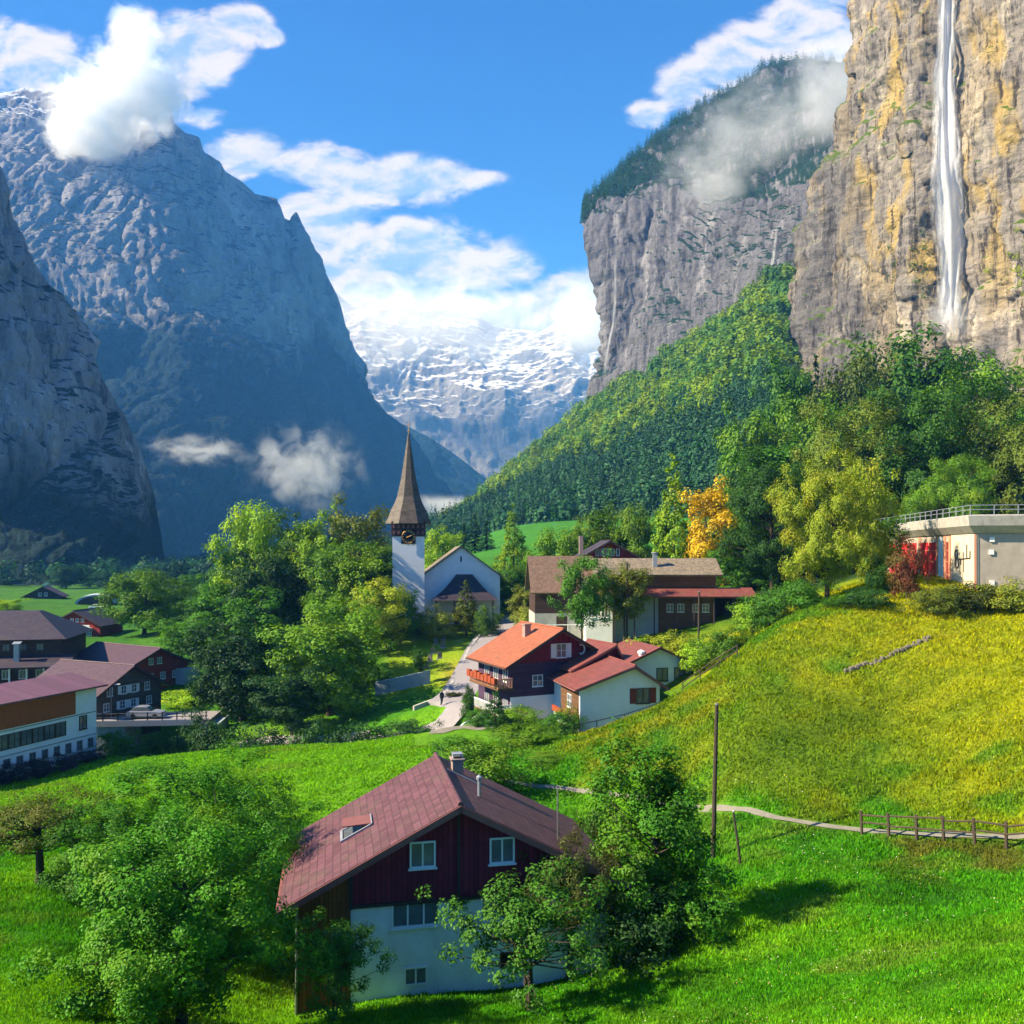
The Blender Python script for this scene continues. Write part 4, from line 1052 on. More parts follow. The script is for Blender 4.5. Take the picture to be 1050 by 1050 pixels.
def gable_house(name, label, cat, loc, yaw, w, l, eave, ridge, wall='white', roof='tile_red', ax=0.0, side=0.8, front=0.9, backo=0.6, th=0.22, trim='trim', below=3.0, group=None):
    e = root(name, label, cat, loc, yaw, group)
    MB().prism([(-w / 2, -below), (w / 2, -below), (w / 2, eave), (ax, ridge - 0.05), (-w / 2, eave)], 0, l).build('wall', wall, e)
    rf = MB(); tr = MB()
    for s in (-1, 1):
        run = w / 2 - s * ax
        sl = (ridge - eave) / run
        xe = s * (w / 2 + side); ze = eave - sl * side
        up = 0.16
        rf.slab([(ax, -front, ridge + up), (xe, -front, ze + up), (xe, l + backo, ze + up), (ax, l + backo, ridge + up)], th)
        # verge board and eaves gutter
        tr.slab([(ax, -front - 0.06, ridge + up - 0.03), (xe, -front - 0.06, ze + up - 0.03), (xe, -front - 0.005, ze + up - 0.03), (ax, -front - 0.005, ridge + up - 0.03)], th + 0.02)
        tr.tube([(xe + s * 0.05, -front, ze + 0.02), (xe + s * 0.05, l + backo, ze + 0.02)], 0.07, 6)
    r_ = rf.build('roof', roof, e)
    tr.build('verge_board', trim, e)
    rc = MB(); rc.tube([(ax, -front, ridge + up + 0.01), (ax, l + backo, ridge + up + 0.01)], 0.11, 8); rc.build('ridge_cap', roof, r_)
    return e, r_

# ------------------------------------------------------------------ front chalet
D0 = 34.2
p0 = at(470, 0, D0); p0.z = -17.0
H, Rf = gable_house('chalet', 'front chalet with a rose tiled roof, oxblood boarded gable and white lower wall', 'house', p0, 11.5, 12.0, 7.2, 4.05, 7.15, 'white2', 'tile_rose', side=0.75, front=0.7, trim='trimred', group='houses of the village')
q = MB(); q.prism([(-4.12, 3.55), (6.02, 3.55), (6.02, 3.98), (0, 7.02), (-4.12, 4.96)], -0.06, -0.002); q.build('gable_boards', 'redwood', H)
q = MB(); q.prism([(-6.05, -1.5), (-4.13, -1.5), (-4.13, 4.92), (-6.05, 3.98)], -0.10, -0.003); q.box(-6.10, -6.003, -0.1, 7.1, -1.5, 3.95); q.build('boarded_end', 'wood', H)
q = MB(); q.box(-0.05, 0.05, -0.12, -0.061, 3.5, 6.9); q.box(-4.2, -4.06, -0.14, -0.101, 3.4, 4.9); q.box(-4.12, 6.02, -0.13, -0.061, 3.42, 3.55); q.build('gable_posts', 'trim', H)
window(H, 'F', -1.40, 5.30, 1.0, 1.02, -0.06); window(H, 'F', 1.72, 5.25, 1.0, 1.02, -0.06)
window(H, 'F', -1.66, 3.02, 1.85, 1.0, 0.0, 2); window(H, 'F', 1.5, 3.02, 1.25, 1.0, 0.0, 1)
window(H, 'F', -1.66, 0.62, 0.9, 0.72, 0.0, 1, sill=False); window(H, 'F', 2.0, 0.9, 0.7, 0.6, 0, 0, frame='darkframe', glass='black', sill=False)
window(H, 'F', 4.9, 2.9, 1.0, 1.0, 0.0, 1)
q = MB(); q.box(0.5, 1.0, 5.45, 6.0, 5.8, 7.5); q.box(0.43, 1.07, 5.38, 6.07, 7.501, 7.6); ch = q.build('chimney', 'brick', H, 0.02)
q = MB(); q.box(0.52, .98, 5.47, 5.98, 7.75, 7.81)
for xx in (0.54, .92): q.box(xx, xx + 0.04, 5.5, 5.95, 7.601, 7.75)
q.build('chimney_cowl', 'lead', ch)
sl_ = (7.15 - 4.05) / 6.0
def roofz(x): return 7.15 + 0.16 - sl_ * abs(x)
q = MB(); q.slab([(0.2, 5.2, roofz(.2) + .03), (1.6, 5.2, roofz(1.6) + .03), (1.6, 5.39, roofz(1.6) + .03), (0.2, 5.39, roofz(.2) + .03)], 0.05); q.build('flashing', 'lead', Rf)
q = MB(); q.tube([(1.25, 2.6, roofz(1.25) - 0.1), (1.25, 2.6, roofz(1.25) + 0.75)], 0.07, 10); q.lathe([(0.12, roofz(1.25) + .7), (0.13, roofz(1.25) + .82), (0.03, roofz(1.25) + .9)], 10, 0, 1.25, 2.6); q.build('vent_pipe', 'lead', Rf)
q = MB()
for yy in (2.75, 4.05): q.slab([(-3.2, yy, roofz(3.2) + .10), (-4.4, yy, roofz(4.4) + .10), (-4.4, yy + .1, roofz(4.4) + .10), (-3.2, yy + .1, roofz(3.2) + .10)], 0.14)
for xx in (-3.2, -4.4): q.slab([(xx, 2.75, roofz(xx) + .10), (xx - .1, 2.75, roofz(xx - .1) + .10), (xx - .1, 4.15, roofz(xx - .1) + .10), (xx, 4.15, roofz(xx) + .10)], 0.14)
sk = q.build('skylight', 'lead', Rf)
q = MB(); q.slab([(-3.2, 2.85, roofz(3.2) + .08), (-4.4, 2.85, roofz(4.4) + .62), (-4.4, 4.05, roofz(4.4) + .62), (-3.2, 4.05, roofz(3.2) + .08)], 0.05); q.build('open_sash', 'trimred', sk)
q = MB(); q.slab([(-3.25, 2.85, roofz(3.25) + .04), (-4.35, 2.85, roofz(4.35) + .04), (-4.35, 4.05, roofz(4.35) + .04), (-3.25, 4.05, roofz(3.25) + .04)], 0.02); q.build('pane', 'glass', sk)
q = MB(); q.tube([(4.3, 1.2, 4.6), (4.3, 1.2, 7.2)], 0.03, 6); q.build('antenna_mast', 'metal', Rf)
q = MB(); q.tube([(-6.1, -0.2, 3.6), (-6.15, -0.2, -1.2)], 0.05, 8); q.build('downpipe', 'metal', H)
# ladder leaning on the wall
lp = p0 + Matrix.Rotation(R(11.5), 3, 'Z') @ Vector((5.35, -0.9, 0.0)); lp.z = gz(lp.x, lp.y)
ld = root('ladder', 'grey wooden ladder leaning on the white wall at the right end of the front chalet', 'ladder', lp, 11.5)
for s in (-.21, .21): MB().tube([(s, 0, 0), (s, 0.80, 3.4)], 0.03, 6).build('rail', 'metal', ld)
for k in range(11):
    f = (k + .6) / 11.5; MB().tube([(-.21, .80 * f, 3.4 * f), (.21, .80 * f, 3.4 * f)], 0.018, 6).build('rung', 'metal', ld)

# ------------------------------------------------------------------ white-walled house with two gables
pw = at(636, 0, 85.0); pw.z = -17.4
H2, R2 = gable_house('house', 'white-walled house with a long red tiled roof beside the yellow hill', 'house', pw, 14, 8.2, 11.0, 4.35, 6.2, 'white', 'tile_red', ax=1.3, side=0.7, front=0.8, trim='trimred', group='houses of the village')
window(H2, 'F', 2.35, 3.3, 1.35, 1.5, 0.0, 1, frame='darkframe', shutters='shutter')
window(H2, 'F', -1.6, 5.0, 0.25, 0.2, 0.0, 0, frame='darkframe', sill=False)
q = MB(); q.prism([(3.2, -1), (10.2, -1), (10.2, 5.6), (6.4, 7.2), (3.2, 5.75)], 6.0, 13.5); q.build('wing_wall', 'white', H2)
q = MB()
q.slab([(6.4, 5.0, 7.4), (11.0, 5.0, 5.45), (11.0, 14.2, 5.45), (6.4, 14.2, 7.4)], 0.22); q.slab([(6.4, 5.0, 7.4), (0.5, 5.0, 4.85), (0.5, 14.2, 4.85), (6.4, 14.2, 7.4)], 0.22); q.build('wing_roof', 'tile_red', H2)
for a_ in (7.0, 9.0): window(H2, 'F', a_, 4.4, 1.3, 1.4, 6.0, 1, frame='darkframe')
q = MB(); q.tube([(4.5, 5.6, 6.2), (4.5, 5.6, 6.75)], 0.28, 10); q.lathe([(0.42, 6.751), (0.40, 6.95), (0.1, 7.1)], 10, 0, 4.5, 5.6); q.build('vent_cowl', 'frame', R2)
q = MB(); q.box(-4.16, -4.101, 0.3, 6.0, 0.4, 4.1); q.build('side_boards', 'brownwood', H2)
window(H2, 'L', 3.0, 2.6, 1.3, 1.3, -4.16, 1, True)
q = MB(); q.box(-5.4, -4.17, 1.0, 4.4, 0.9, 1.15); q.box(-5.4, -5.3, 1.0, 4.4, 1.151, 1.9); bal = q.build('balcony', 'white', H2)
q = MB(); q.box(-5.6, -5.401, 1.0, 4.4, 1.5, 2.05); q.build('flower_box', 'flower', bal)
# ------------------------------------------------------------------ chalet with balconies, blue shade put into its board colour
pc = at(572, 0, 92.5); pc.z = -17.6
H3, R3 = gable_house('chalet', 'timber chalet with an orange tiled roof and flowered balconies above the road', 'house', pc, 25, 11.0, 8.5, 6.3, 9.35, 'shade_boards', 'tile_orange', side=1.2, front=1.3, trim='trim', group='houses of the village')
q = MB(); q.box(-5.53, 5.53, -0.06, -0.003, -2.5, 2.55); q.build('plinth', 'white', H3)
q = MB(); q.prism([(-5.5, 6.0), (5.5, 6.0), (5.5, 6.25), (0, 9.25), (-5.5, 6.25)], -0.08, -0.003); q.build('gable_boards', 'redwood', H3)
window(H3, 'F', 0.35, 7.1, 1.2, 1.5, -0.08, 1, True, shutters='frame')
window(H3, 'F', -2.4, 4.1, 1.2, 1.2, 0.0, 1, True); window(H3, 'F', 2.8, 4.1, 1.2, 1.2, 0.0, 1, True)
q = MB(); q.tube([(2.75 + .42 * math.cos(a), -0.13, 7.15 + .5 * math.sin(a)) for a in np.linspace(-2.0, 2.0, 11)], 0.09, 6); q.build('moon_emblem', 'frame', H3)
for zz, nm in ((3.6, 1), (0.9, 0)):
    q = MB(); q.box(-7.2, -5.501, -0.6, 7.0, zz - 0.2, zz); b = q.build('balcony', 'brownwood', H3)
    q = MB(); q.box(-7.2, -7.1, -0.6, 7.0, zz + .9, zz + 1.0); q.box(-7.09, -5.5, -0.6, -0.5, zz + .9, zz + 1.0)
    for k in range(24): q.box(-7.18, -7.12, -0.55 + k * .32, -0.45 + k * .32, zz + .002, zz + .9)
    for k in range(6): q.box(-7.0 + k * .27, -6.88 + k * .27, -0.58, -0.52, zz + .002, zz + .9)
    q.build('balustrade', 'frame' if nm == 0 else 'salmon', b)
    if nm:
        q = MB()
        for k in range(8): q.box(-7.55, -7.21, -0.5 + k * .95, 0.3 + k * .95, zz + .45, zz + 1.05 + .12 * (k % 3))
        q.build('flower_box', 'flower', b)
for yy in (1.2, 3.6, 6.0): window(H3, 'L', yy, 4.7, 1.2, 1.4, -5.5, 1, True); window(H3, 'L', yy, 1.6, 1.1, 1.2, -5.5, 1)
q = MB(); q.box(-2.2, -1.5, 3.4, 4.1, 7.6, 9.6); q.box(-2.28, -1.42, 3.32, 4.18, 9.601, 9.72); q.build('chimney', 'brick', H3)
ps_ = at(615, 0, 92.0); ps_.z = -16.0
H4, _ = gable_house('shed', 'small red-roofed annex squeezed between the timber chalet and the white-walled house', 'shed', ps_, 25, 6.0, 5.0, 3.9, 6.0, 'redwood', 'tile_red', ax=1.8, side=0.6, front=0.5, trim='trimred')
q = MB(); q.box(-1.0, 0.6, -0.05, -0.002, 0.2, 2.5); q.build('door', 'brownwood', H4)
# ------------------------------------------------------------------ barn, red gable and long building
pb = at(575, 0, 121); pb.z = -11.0
HB = root('barn', 'brown-roofed barn with a grey lower wall left of the long building', 'barn', pb, 4, 'houses of the village')
q = MB(); q.box(-3.6, 4.6, 0, 9, -3, 2.4); q.build('wall', 'concrete', HB)
q = MB(); q.box(-3.55, 4.55, 0.05, 8.95, 2.41, 5.4); q.build('timber_wall', 'darkwood', HB)
q = MB(); q.slab([(-4.2, -0.9, 5.3), (5.2, -0.9, 5.3), (5.2, 4.5, 10.3), (-4.2, 4.5, 10.3)], 0.25); q.slab([(-4.2, 9.9, 5.3), (5.2, 9.9, 5.3), (5.2, 4.5, 10.3), (-4.2, 4.5, 10.3)], 0.25); q.build('roof', 'tile_brown', HB)
q = MB(); q.prism([(-3.5, 5.2), (3.0, 5.2), (3.0, 5.3), (-3.5, 5.3)], -0.1, -.05); q.build('eaves_beam', 'trim', HB)
q = MB(); q.box(-0.6, 0.9, -0.06, -.002, -0.2, 2.0); q.build('door', 'darkwood', HB); window(HB, 'F', 2.6, 1.2, 1.0, 0.9, 0, 1)
q = MB(); q.box(-3.0, 6.4, -1.6, -1.52, 0.9, 1.02)
for k in range(6): q.box(-3.0 + k * 1.86, -2.9 + k * 1.86, -1.6, -1.52, -1.0, 0.9)
q.build('handrail', 'frame', HB)
pr = at(625, 0, 136); pr.z = -11.5
HR, RR = gable_house('house', 'red-gabled timber house rising behind the long brown roof', 'house', pr, 3, 10.4, 9, 10.1, 13.0, 'red2', 'tile_dark', side=0.9, front=1.0, group='houses of the village')
for k in range(5): window(HR, 'F', -1.9 + k * .8, 11.3, 0.55, 1.1, 0.0, 0, sill=False)
q = MB(); q.box(-4.3, -3.7, 3, 3.7, 11, 13.9); q.build('chimney', 'brick', HR)
pl_ = at(680, 0, 118); pl_.z = -10.5
HL = root('long_building', 'long low building with a shingled roof above a red canopy and wooden front', 'building', pl_, -2, 'houses of the village')
q = MB(); q.box(-8.6, 7.0, 0, 8, 5.6, 7.6); q.build('upper_wall', 'brownwood', HL)
q = MB(); q.slab([(-9.4, -1.0, 7.35), (7.8, -1.0, 7.35), (7.8, 4, 9.5), (-9.4, 4, 9.5)], 0.25); q.slab([(-9.4, 9.0, 7.35), (7.8, 9.0, 7.35), (7.8, 4, 9.5), (-9.4, 4, 9.5)], 0.25); rl = q.build('roof', 'shingle', HL)
q = MB(); q.box(-1.2, -.6, 1.2, 1.8, 8.0, 10.2); q.lathe([(.5, 10.201), (.5, 10.35)], 8, 0, -.9, 1.5); q.build('chimney', 'lead', rl)
q = MB(); q.slab([(-7.2, -3.0, 4.55), (11.8, -3.0, 4.55), (11.8, -0.003, 5.6), (-7.2, -0.003, 5.6)], 0.22); q.build('canopy_roof', 'tile_red', HL)
q = MB(); q.box(-7.6, -0.8, -1.0, 8, -3, 4.5); q.build('lower_wall', 'bluegrey', HL)
q = MB(); q.box(-0.79, 6.6, -0.9, 8, -2, 4.6); q.build('wooden_front', 'brownwood', HL)
q = MB(); q.box(6.61, 10.5, 1.5, 8, -2, 4.6); q.build('bay_painted_dark', 'black', HL)  # solid block; the shade inside the bay is its black colour
q = MB(); q.box(-10.5, -7.0, -2.6, 6, -3.5, 3.9); lw = q.build('side_block', 'white', HL)
for a_ in (-9.7, -8.0): window(HL, 'F', a_, 2.4, 0.9, 1.3, -2.6, 1)
for a_ in (0.8, 2.2, 4.2, 5.5): window(HL, 'F', a_, 2.9, 0.9, 1.1, -0.9, 1, True)
for a_ in (-5.5, -3.4): window(HL, 'F', a_, 3.0, 1.4, 0.8, -1.0, 1, frame='darkframe')
for k in range(8): MB().box(-6.8 + k * 2.6, -6.65 + k * 2.6, -2.7, -2.55, -1.5, 4.5).build('canopy_post', 'trim', HL)
# ------------------------------------------------------------------ church
pt = at(419, 0, 160); pt.z = -13.6
CH = root('church', 'white village church with a tall flared shingle spire and clock', 'church', pt, 6)
tw = 2.85
q = MB(); q.box(-tw, tw, -tw, tw, -3, 17.0); q.build('tower_wall', 'white', CH)
q = MB(); q.box(-tw - .18, tw + .18, -tw - .18, tw + .18, 16.2, 18.9); bf = q.build('belfry', 'darkwood', CH)
q = MB()
for k in range(7):
    a = -2.6 + k * .86
    for z in (16.9, 18.0): q.box(a - .18, a + .18, -tw - .26, -tw - .185, z - .3, z + .3); q.box(tw + .185, tw + .26, a - .18, a + .18, z - .3, z + .3); q.box(-tw - .26, -tw - .185, a - .18, a + .18, z - .3, z + .3)
q.build('louvre', 'trimred', bf)
q = MB(); q.lathe([(4.45, 18.5), (4.4, 18.7), (3.9, 19.7), (3.4, 21.0), (2.75, 22.2), (2.25, 23.4), (1.5, 26.6), (.77, 31), (.15, 34.9)], 8, R(22.5)); sp = q.build('spire', 'spire', CH)
q = MB(); q.tube([(0, 0, 34.6), (0, 0, 37.2)], 0.06, 6); q.lathe([(.02, 35.2), (.24, 35.45), (.02, 35.7)], 10); q.box(-.5, .5, -.03, .03, 36.5, 36.6); q.build('finial', 'gold', sp)
for nm_ in (0,):
    q = MB(); q.box(-1.25, 1.25, -tw - .34, -tw - .265, 14.9, 17.4); ck = q.build('clock_face', 'black', CH)
    q = MB()
    for k in range(12):
        a = k * math.pi / 6; q.box(math.cos(a) * .95 - .09, math.cos(a) * .95 + .09, -tw - .38, -tw - .345, 16.15 + math.sin(a) * .95 - .09, 16.15 + math.sin(a) * .95 + .09)
    for k in range(24):
        a0, a1 = k * math.pi / 12, (k + 1) * math.pi / 12
        q.tube([(1.15 * math.cos(a0), -tw - .36, 16.15 + 1.15 * math.sin(a0)), (1.15 * math.cos(a1), -tw - .36, 16.15 + 1.15 * math.sin(a1))], .05, 4)
    q.build('dial', 'gold', ck)
    q = MB(); q.tube([(0, -tw - .42, 16.15), (.75, -tw - .42, 16.45)], .07, 4); q.tube([(0, -tw - .44, 16.15), (-.4, -tw - .44, 16.0)], .08, 4); q.build('clock_hand', 'gold', ck)
nx = 9.6                                           # nave centre, east of the tower
q = MB(); q.prism([(nx - 7.0, -3), (nx + 7.2, -3), (nx + 7.2, 9.0), (nx, 14.3), (nx - 7.0, 9.0)], 1.0, 26); q.build('nave_wall', 'white', CH)
q = MB(); q.slab([(nx, 0.5, 14.55), (nx - 7.6, 0.5, 8.9), (nx - 7.6, 26.5, 8.9), (nx, 26.5, 14.55)], .25); q.slab([(nx, 0.5, 14.55), (nx + 7.8, 0.5, 8.9), (nx + 7.8, 26.5, 8.9), (nx, 26.5, 14.55)], .25); q.build('nave_roof', 'shingle', CH)
q = MB(); q.box(nx - .14, nx + .14, .96, .998, 11.6, 12.6); q.build('slit_window', 'black', CH)
prf = [(0.0, 1.6, 9.2), (0.0, 2.6, 7.9), (0.35, 4.0, 6.4), (.6, 5.8, 4.7)]
vs = []
for (dy, hw, z) in [(0.9, 1.5, 9.3), (-0.6, 2.5, 8.0), (-1.9, 4.0, 6.3), (-3.2, 6.0, 4.7)]:
    vs += [(nx - hw + .6, 0.99, z), (nx - hw + .6, dy, z), (nx + hw + .6, dy, z), (nx + hw + .6, 0.99, z)]
fs = []
for i in range(3):
    for j in range(3): fs.append((i * 4 + j, i * 4 + j + 1, i * 4 + j + 5, i * 4 + j + 4)[::-1])
fs += [(0, 1, 2, 3), (12, 15, 14, 13)]
q = MB(); q.add(vs, fs); pr_ = q.build('porch_roof', 'tile_dark', CH)
for s in (-4.6, -1.4, 1.8, 5.6):
    MB().box(nx + s - .12, nx + s + .12, -2.8, -2.56, -1, 4.7).build('porch_post', 'trim', CH)
q = MB(); q.box(nx - 1.3, nx + 1.5, .93, .997, -0.5, 3.2); q.build('door', 'darkwood', CH)
q = MB(); q.tube([(nx - 7.05, .95, 8.8), (nx - 7.05, .95, -2)], .09, 6); q.build('downpipe', 'metal', CH)
# ------------------------------------------------------------------ flat-roofed building on the hill
ph = at(1000, 0, 80); ph.z = -3.0
HH = root('flat_roofed_building', 'cream and grey flat-roofed building with red doors and a roof railing on the hill', 'building', ph, -10, 'houses of the village')
q = MB(); q.box(0, 16, 0.0, 46, -3, 4.6); q.build('grey_wall', 'grey', HH)
q = MB(); q.box(-.08, -.002, 0.0, 6.6, -3, 4.55); q.box(-.08, .25, -.06, -.002, -3, 4.55); q.build('cream_wall', 'cream', HH)
q = MB(); q.box(-.12, .08, -.12, -.061, -3, 4.56); q.build('corner_strip', 'salmon', HH)
vs = []
for o_, z in ((0.15, 4.62), (0.75, 5.3), (0.85, 6.2), (0.55, 6.3)): vs += [(-o_, -o_, z), (17, -o_, z), (17, 47, z), (-o_, 47, z)]
fs = [(3, 2, 1, 0), (12, 13, 14, 15)] + [(i * 4 + j, i * 4 + (j + 1) % 4, (i + 1) * 4 + (j + 1) % 4, (i + 1) * 4 + j) for i in range(3) for j in range(4)]
q = MB(); q.add(vs, fs); q.build('roof_fascia', 'concrete', HH)
q = MB()
for z in (6.75, 7.15): q.tube([(16.5, -.6, z), (-.6, -.6, z), (-.6, 46.5, z)], .035, 5)
for k in range(9): q.tube([(-.6 + 2.0 * k, -.6, 6.25), (-.6 + 2.0 * k, -.6, 7.15)], .04, 5)
for k in range(1, 24): q.tube([(-.6, -.6 + 2.0 * k, 6.25), (-.6, -.6 + 2.0 * k, 7.15)], .04, 5)
q.build('roof_railing', 'lead', HH)
for y0, y1, mt in ((11.5, 14.2, 'reddoor'), (14.6, 17.2, 'reddoor'), (19.0, 22.0, 'reddoor'), (22.4, 26.0, 'reddoor'), (27, 31, 'reddoor'), (7.2, 8.2, 'shutter')):
    q = MB(); q.box(-.07, -.002, y0, y1, -.6, 3.9); dr = q.build('door', mt, HH)
    q = MB()
    for z in (0.6, 1.9, 3.0): q.box(-.10, -.071, y0 + .1, y1 - .1, z, z + .06)
    q.build('door_rib', 'salmon', dr)
for y0 in (6.7, 8.4, 10.8, 17.4, 26.2): MB().box(-.14, -.003, y0, y0 + .55, -3, 4.5).build('pilaster', 'salmon', HH)
q = MB(); q.box(-.1, -.003, 8.96, 10.7, -3, 4.4); q.build('pale_panel', 'white', HH)
q = MB()
def mark(*pts): q.tube([(-.13, y, z) for y, z in pts], .05, 5)
mark(*[(4.9 + .42 * math.cos(a), 2.7 + .42 * math.sin(a)) for a in np.linspace(0, 6.28, 11)]); mark(*[(4.75 + .5 * math.cos(a), 1.85 + .5 * math.sin(a)) for a in np.linspace(0, 6.28, 11)])
mark((4.3, 2.2), (1.0, 2.35)); mark((2.9, 2.9), (2.9, 1.0)); mark((1.9, 3.6), (1.9, 2.3)); mark((1.0, 2.35), (1.0, 3.0)); mark((3.6, 2.2), (3.6, 1.7))
q.build('wall_emblem', 'darkmetal', HH)
for x, z in ((1.4, 4.05), (1.35, 2.9), (4.4, 2.9), (1.4, .1), (4.4, .15)):
    MB().box(x - .2, x + .2, -.12, -.003, z - .22, z + .22).build('wall_lamp', 'frame', HH)
# ------------------------------------------------------------------ buildings on the left
pa = Vector((-46.6, 98.4, -22.6))
HA = root('office_building', 'white building with an orange-brown panel and window strip at the left edge', 'building', pa, 70.5, 'houses of the village')
q = MB(); q.box(-26, 0, 0, 9, -3, 7.55); q.build('wall', 'white', HA)
q = MB(); q.box(-26, -2.95, -.07, -.002, 4.85, 7.4); q.build('facade_panel', 'orange', HA)
q = MB(); q.box(-26, -.0, -.05, -.002, 4.62, 4.72); q.box(-26, 0, -.05, -.002, 2.15, 2.22); q.build('string_course', 'metal', HA)
q = MB(); q.slab([(-27, -1.0, 7.62), (0.7, -1.0, 7.62), (0.7, 4.5, 8.7), (-27, 4.5, 8.7)], .2); q.slab([(-27, 10, 7.62), (.7, 10, 7.62), (.7, 4.5, 8.7), (-27, 4.5, 8.7)], .2); q.build('roof', 'sheet', HA)
for k in range(13): window(HA, 'F', -4.9 - k * 1.42, 3.55, 1.36, 1.55, 0, 1, True, frame='darkframe', sill=False)
window(HA, 'F', -1.9, 3.75, 1.05, 1.5, 0, 1, True, frame='darkframe')
for k in range(15): window(HA, 'F', -.85 - k * 1.52, 1.35, 0.75, 1.0, 0, 1, True, frame='metal')
q = MB(); q.prism([(9, 7.5), (0, 7.5), (4.5, 8.55)], 0, .2); 
pch = at(132, 0, 111.5); pch.z = -20.8
HC, RC = gable_house('chalet', 'dark timber chalet with white shuttered windows behind the bridge', 'house', pch, 65, 10.5, 12, 3.3, 6.2, 'greywood', 'tile_purple', side=.8, front=1.1, group='houses of the village')
for zz, xs in ((1.15, (-3.4, -1.0, .7, 3.2)), (3.0, (-2.9, -.8, .8, 2.9))):
    for a_ in xs: window(HC, 'F', a_, zz + .3, .85, 1.05, 0, 1, True, shutters='frame' if abs(a_) < 2 else None)
q = MB()
for k in range(9): q.box(-4.6 + k * 1.02, -3.75 + k * 1.02, -.5, -.1, .0, .45 + .15 * (k % 2))
q.build('flower_box', 'flower', HC)
prh = at(160, 0, 136); prh.z = -20.6
HD, RD = gable_house('house', 'long house with a bright red gable and purple roof behind the dark timber chalet', 'house', prh, 58, 11.5, 15, 2.9, 5.5, 'red2', 'tile_purple', side=.9, front=1.2, group='houses of the village')
for a_ in (-3.2, -1.0, 1.2, 3.4): window(HD, 'F', a_, 1.2, .9, 1.1, 0, 1, True)
for a_ in (-.9, .6): window(HD, 'F', a_, 3.6, .8, 1.0, 0, 1)
q = MB(); q.box(3.5, 6.4, -2.2, -.02, -1, 2.0); q.build('porch', 'bluegrey', HD)
pdk = at(10, 0, 130); pdk.z = -20.5
HE = root('inn', 'large dark house with a two-tier hipped roof at the left edge', 'house', pdk, 12, 'houses of the village')
q = MB(); q.box(-14, 7.0, 0, 14, -2, 7.6); q.build('wall', 'darkwood', HE)
q = MB(); q.add([(-15, -1, 7.4), (8, -1, 7.4), (8, 15, 7.4), (-15, 15, 7.4), (-11, 6.0, 11.2), (2.2, 6.0, 11.2), (2.2, 8, 11.2), (-11, 8, 11.2)], [(0, 1, 5, 4), (1, 2, 6, 5), (2, 3, 7, 6), (3, 0, 4, 7), (4, 5, 6, 7), (3, 2, 1, 0)]); ru = q.build('upper_roof', 'tile_dark', HE)
q = MB(); q.slab([(-16, -4.2, 3.7), (9, -4.2, 3.7), (9, -.003, 5.0), (-16, -.003, 5.0)], .2); q.build('lower_roof', 'tile_dark', HE)
q = MB(); q.box(-14, 6.8, -3.2, -.01, -2, .6); q.build('veranda_base', 'white', HE)
for k in range(9): MB().box(-13 + k * 2.3, -12.8 + k * 2.3, -3.1, -2.9, .61, 3.8).build('veranda_post', 'frame', HE)
for k in range(8): window(HE, 'F', -12 + k * 2.3, 6.2, 1.0, 1.0, 0, 1, frame='darkframe'); window(HE, 'F', -12 + k * 2.3, 2.2, 1.1, 1.3, 0, 1)
q = MB(); q.box(1.2, 1.9, -2.2, -1.5, 4.2, 6.9); q.slab([(1.0, -2.4, 6.95), (2.1, -2.4, 6.95), (2.1, -1.3, 7.2), (1.0, -1.3, 7.2)], .08); q.build('chimney', 'lead', HE)
p5 = at(78, 0, 190); p5.z = -19.0
H5, _ = gable_house('house', 'small red house with white trim standing in the green field behind the large dark roof', 'house', p5, -6, 11.0, 9, 3.2, 6.0, 'red2', 'tile_dark', side=.9, front=1.0, group='houses of the village')
for a_ in (-3, -1, 1, 3): window(H5, 'F', a_, 1.3, 1.1, 1.2, 0, 1, True)
for a_ in (-.9, .3, 1.5): window(H5, 'F', a_, 4.0, .7, .8, 0, 1)
q = MB(); q.box(-5.2, 3.8, -1.2, -.05, 2.35, 2.45); q.box(-5.2, 3.8, -1.2, -1.12, 2.451, 3.1); q.build('balcony', 'frame', H5)
p6 = at(44, 0, 330); p6.z = -21.5
H6, _ = gable_house('house', 'distant dark chalet on the valley floor with a white awning at its side', 'house', p6, 18, 12.5, 11, 4.6, 8.0, 'darkwood', 'tile_purple', side=1, front=1, group='houses of the village')
for a_ in (-3, -.6, 1.8): window(H6, 'F', a_, 2.6, 1.4, 1.6, 0, 1)
for a_ in (-1, 1): window(H6, 'F', a_, 5.2, 1.2, 1.3, 0, 1)
q = MB(); q.slab([(6.4, -1.5, 3.2), (10, -1.5, 2.2), (10, 4, 2.2), (6.4, 4, 3.2)], .15); q.build('awning', 'frame', H6)
for i, (px_, py_, lb) in enumerate([(4, 597, 'tiny far white house at the left edge of the valley floor, first one'), (16, 597, 'tiny far white house second from the left edge'), (49, 600, 'tiny far white house left of the far dark trees'), (27, 609, 'tiny far pale house beside the distant dark chalet')]):
    d_ = 520 - i * 25; pp = at(px_, py_ + 4, d_)
    HF, _ = gable_house('house', lb, 'house', pp, 60 - i * 30, 6.5, 8, 2.6, 4.4, 'white', 'lead', side=.5, front=.5, group='tiny far houses')
    window(HF, 'F', 0, 1.6, 1.4, 1.3, 0, 1)
pg = at(98, 619, 300)
gh = root('greenhouse', 'arched pale canopy beyond the small red house', 'greenhouse', pg, 20)
q = MB(); q.prism([(6.5 * math.cos(a), 3.0 * math.sin(a)) for a in np.linspace(0, math.pi, 13)][::1], 0, 14); q.build('arched_cover', 'bluegrey', gh)
q = MB(); q.prism([(5.6 * math.cos(a), 2.5 * math.sin(a)) for a in np.linspace(0, math.pi, 13)], -.06, -.002); q.build('end_wall', 'trim', gh)

